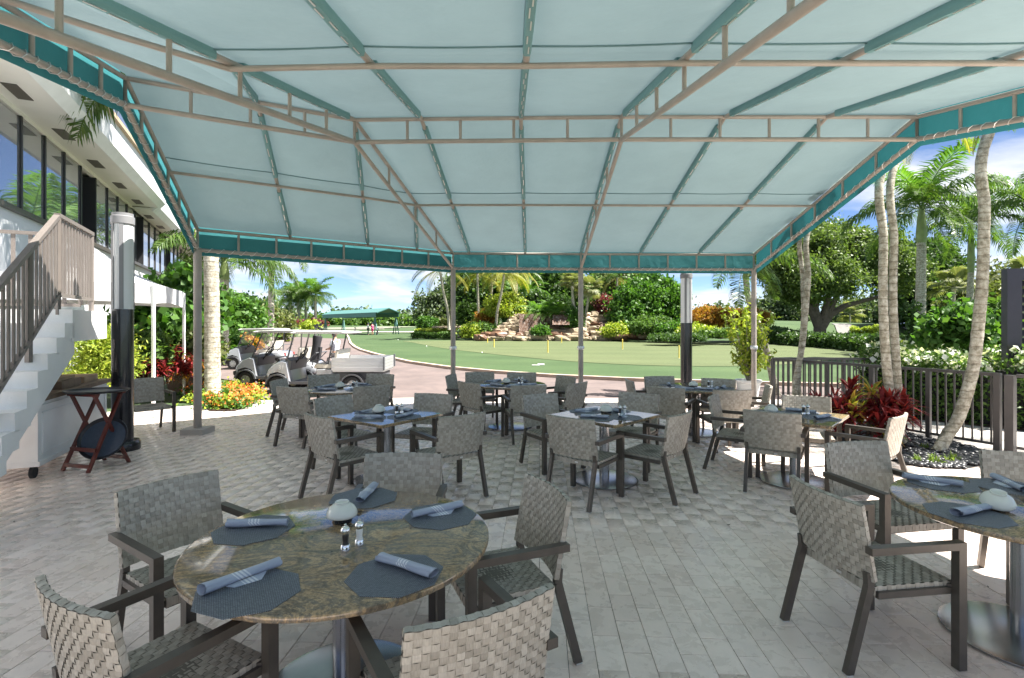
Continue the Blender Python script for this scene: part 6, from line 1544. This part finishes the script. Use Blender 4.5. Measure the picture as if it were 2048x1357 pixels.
def cart(label, loc, rz, paint, util=False, num=None):
    t = thing('golf_cart', label, 'golf cart', loc, rz, 'golf carts parked on the driveway'); rx = -0.83 if not util else -1.10
    wheels(t, (0.83, rx))
    rounded_loft([(0.47,0.30),(0.52,0.62),(0.56,0.86),(0.70,0.90),(0.92,0.80),(1.10,0.62),(1.15,0.48),(1.12,0.40),(1.06,0.52),(0.84,0.58),(0.60,0.50),(0.55,0.30)],0.585,0.13).build('front_cowl', paint, t, smooth=True)
    rounded_loft([(1.05,0.30),(1.19,0.36),(1.20,0.47),(1.10,0.50),(1.02,0.42)],0.56,0.1).build('bumper', M_cartg, t, smooth=True)
    rounded_loft([(0.50,0.62),(0.46,0.86),(0.58,0.93),(0.66,0.90),(0.60,0.62)],0.54,0.05).build('dashboard', M_cartg, t, smooth=True)
    MB().box((0.08 if not util else -0.05,0,0.29), (0.95 if not util else 1.25,1.14,0.07)).build('floor', M_cartg, t)
    arc_fender(t, 0.83, M_cartg); arc_fender(t, rx, M_cartg)
    for s in (-1,1):
        MB().lathe([(0.0,0.0),(0.06,0.01),(0.055,0.03),(0.0,0.035)],14,(1.0,s*0.40,0.68),m=Matrix.Rotation(R(60),3,'Y')).build('headlight', M_frost, t, smooth=True)
        a0, a1 = (Vector((0.66,s*0.53,0.86)), Vector((0.36,s*0.51,1.56))) if not util else (Vector((0.60,s*0.53,0.86)), Vector((0.42,s*0.51,1.56)))
        MB().tube([Vector((0.60,s*0.53,0.40)), a0, a1, a1+Vector((-0.06,0,0.01))], 0.021, 8).build('front_strut', M_cartg, t, smooth=True)
        b0, b1 = (Vector((-0.70,s*0.50,0.62)), Vector((-0.74,s*0.50,1.56))) if not util else (Vector((-0.42,s*0.50,0.62)), Vector((-0.62,s*0.50,1.56)))
        MB().tube([b0, b1], 0.021, 8).build('rear_strut', M_cartg, t, smooth=True)
        MB().tube([(-0.50,s*0.50,0.72),(-0.30,s*0.54,0.90),(-0.08,s*0.54,0.86),(-0.05,s*0.52,0.68)], 0.018, 7).build('arm_hoop', M_cartg, t, smooth=True)
    MB().face([(0.645,-0.50,0.90),(0.645,0.50,0.90),(0.375,0.49,1.53),(0.375,-0.49,1.53)]).build('windshield', M_glass, t, fix=False)
    x0, x1 = (-0.98,0.62) if not util else (-1.02,0.50)
    rounded_loft([(x0,1.555),(x0-0.03,1.585),(x0+0.06,1.615),((x0+x1)/2,1.632),(x1-0.08,1.615),(x1+0.03,1.585),(x1,1.555)],0.62,0.10).build('roof', M_cartw, t, smooth=True)
    rounded_loft([(-0.62,0.66),(-0.60,0.77),(-0.15,0.79),(-0.08,0.72),(-0.10,0.66)],0.55,0.06).build('seat', M_beige, t, smooth=True)
    rounded_loft([(-0.66,0.80),(-0.60,0.80),(-0.66,1.14),(-0.74,1.14)],0.54,0.05).build('seat_back', M_beige, t, smooth=True)
    ring = [Vector((0.0,0.17*math.cos(2*math.pi*k/20),0.17*math.sin(2*math.pi*k/20))) for k in range(21)]; mt_ = Matrix.Rotation(R(-35),3,'Y'); c = Vector((0.28,0.26,1.02))
    sw = MB().tube([c+mt_@p for p in ring],0.014,7,cap=False).bar(c+mt_@Vector((0,-0.16,0)),c+mt_@Vector((0,0.16,0)),0.02,0.02).build('steering_wheel', M_blackp, t, smooth=True)
    MB().tube([c, (0.54,0.26,0.72)],0.02,8).build('steering_column', M_blackp, sw)
    if not util:
        rounded_loft([(-0.22,0.32),(-0.14,0.46),(-0.16,0.66),(-0.55,0.70),(-0.95,0.72),(-1.16,0.62),(-1.20,0.46),(-1.14,0.40),(-1.08,0.50),(-0.83,0.57),(-0.58,0.50),(-0.50,0.32)],0.60,0.12).build('rear_body', paint, t, smooth=True)
        for s in (-1,1): MB().box((-1.165,s*0.42,0.60),(0.05,0.08,0.10)).build('tail_light', M_red, t)
        MB().tube([(-0.85,-0.45,0.70),(-1.12,-0.45,0.98),(-1.12,0.45,0.98),(-0.85,0.45,0.70)],0.016,7).build('bag_rack', M_cartg, t)
    else:
        rounded_loft([(-0.20,0.32),(-0.14,0.46),(-0.16,0.66),(-0.60,0.66),(-0.60,0.32)],0.58,0.08).build('rear_body', paint, t, smooth=True)
        MB().box((-1.25,0,0.60),(1.30,1.16,0.05)).build('bed_floor', M_alu, t)
        for s in (-1,1):
            for k in range(4): MB().box((-1.25,s*0.60,0.655+k*0.082),(1.34,0.035,0.076)).build('bed_side', M_alu, t)
        for x in (-0.60,-1.90):
            for k in range(4): MB().box((x,0,0.655+k*0.082),(0.035,1.16,0.076)).build('bed_end', M_alu, t)
        for s in (-1,1): MB().box((-1.93,s*0.60,0.80),(0.03,0.10,0.34)).build('bed_corner', M_cartg, t)
        MB().box((-1.1,0,0.45),(1.5,0.8,0.18)).build('chassis', M_cartg, t)
    if num:
        cu_ = bpy.data.curves.new('number','FONT'); cu_.body = num; cu_.size = 0.16; cu_.extrude = 0.002; cu_.align_x = 'CENTER'
        tmp = bpy.data.objects.new('number', cu_); COL.objects.link(tmp); bpy.context.view_layer.update()
        nm_ = bpy.data.meshes.new_from_object(tmp.evaluated_get(bpy.context.evaluated_depsgraph_get())); bpy.data.objects.remove(tmp)
        nm_.materials.clear(); nm_.materials.append(M_cartw); link_mesh('number', nm_, t, (0.72,0.592,0.64), (R(90),0,R(180)))
    return t
cart('silver golf cart with white roof in front of the left garden bush', (-6.73,15.45,-0.03), R(180), M_silver)
cart('grey golf cart parked furthest back on the driveway', (-10.2,21.3,-0.03), R(180), M_silver)
cart('utility golf cart with ribbed aluminium cargo bed', (-5.22,14.1,-0.03), R(180), M_silver, True, '31')
def golf_bag(label, loc, rz, tilt, parent=None):
    t = thing('golf_bag', label, 'golf bag', loc, rz); t.rotation_euler = (0,tilt,rz)
    MB().lathe([(0.11,0),(0.125,0.03),(0.125,0.35),(0.115,0.60),(0.135,0.82),(0.13,0.86),(0.0,0.86)],16).build('bag', M_bag, t, smooth=True)
    MB().box((0.12,0,0.38),(0.07,0.16,0.34)).build('pocket', M_bag, t); r = random.Random(3)
    for k in range(7):
        a = k*0.9; x, y = 0.07*math.cos(a), 0.07*math.sin(a); tp = Vector((x*1.5,y*1.5,1.02+0.03*k)); c = MB().tube([(x,y,0.8),tp],0.008,5).build('club', M_greyp, t); MB().box(tuple(tp),(0.07,0.04,0.07)).build('club_head', M_bag, c)
golf_bag('black golf bag standing on the back of the silver cart', (-5.78,15.3,0.58), 0, R(8)); golf_bag('black golf bag on a stand near the golfers', tuple(D(753,672,78)), 0.5, R(12)); golf_bag('black golf bag on a trolley under the shelter', tuple(D(708,671,80)), 0.2, R(10))

# ================================================================ parked cars far off
def car(label, loc, rz, paint, sc=1.0):
    t = thing('parked_car', label, 'car', loc, rz, 'cars parked beyond the oak'); t.scale = (sc,)*3
    rounded_loft([(-2.2,0.35),(-2.25,0.75),(-2.1,0.95),(-1.2,1.0),(1.0,0.98),(2.0,0.85),(2.2,0.65),(2.2,0.35)],0.88,0.12).build('body', paint, t, smooth=True)
    rounded_loft([(-1.9,0.95),(-1.5,1.48),(0.2,1.52),(1.1,0.98)],0.76,0.12).build('cabin', M_winb, t, smooth=True)
    rounded_loft([(-1.5,1.46),(-1.4,1.53),(0.1,1.56),(0.25,1.50)],0.72,0.1).build('roof', paint, t, smooth=True)
    for x in (-1.35,1.4):
        for s in (-1,1): w = link_mesh('wheel', tyre_me, t, (x,s*0.80,0.32),(0,0,0),1.4); link_mesh('rim', rim_me, w)
    for s in (-1,1): MB().box((2.19,s*0.6,0.68),(0.06,0.3,0.14)).build('headlight', M_frost, t)
for px, py, d, rz_, pt, sc, lb in ((1682,668,78,R(-60),M_carw,1.0,'white car parked beyond the oak trunk, near the hedge'),(1696,669,76,R(-55),M_carw,0.95,'second white car tucked behind the clipped yellow hedge'),(1862,672,62,R(170),M_card,1.0,'dark car parked in shade right of the ringed royal palm'),(1810,668,70,R(175),M_card,1.0,'dark car half hidden left of the ringed royal palm')):
    q = D(px,py,d); car(lb, (q.x,q.y,q.z), rz_, pt, sc)
cl = [Vector((42.5,68)), Vector((38.5,60)), Vector((34.5,53)), Vector((30.5,46.5)), Vector((29.5,44))]; rb_ = MB(); vv = []
for k in range(25):
    t_ = k/24*(len(cl)-1); i_ = min(len(cl)-2,int(t_)); c_ = cl[i_].lerp(cl[i_+1], t_-i_)
    for e in (-0.9,-0.3,0.3,0.9): vv.append((c_.x+e, c_.y-e*0.4, gz(c_.x+e, c_.y-e*0.4)+0.05))
struct('cart_path', rb_.quadmesh(vv, [(4*k+i_,4*k+i_+1,4*k+i_+5,4*k+i_+4) for k in range(24) for i_ in range(3)]), plain('grey_path',(0.15,0.145,0.135),0.8,var=0.1), fix=False)
q = [D(1780,672,70),D(2060,676,60),D(2100,690,42),D(1900,690,45)]
struct('parking_road', MB().face([(p.x,p.y,max(gz(p.x,p.y),p.z)+0.05) for p in q]), plain('asphalt',(0.12,0.12,0.125),0.8,var=0.1), fix=False)
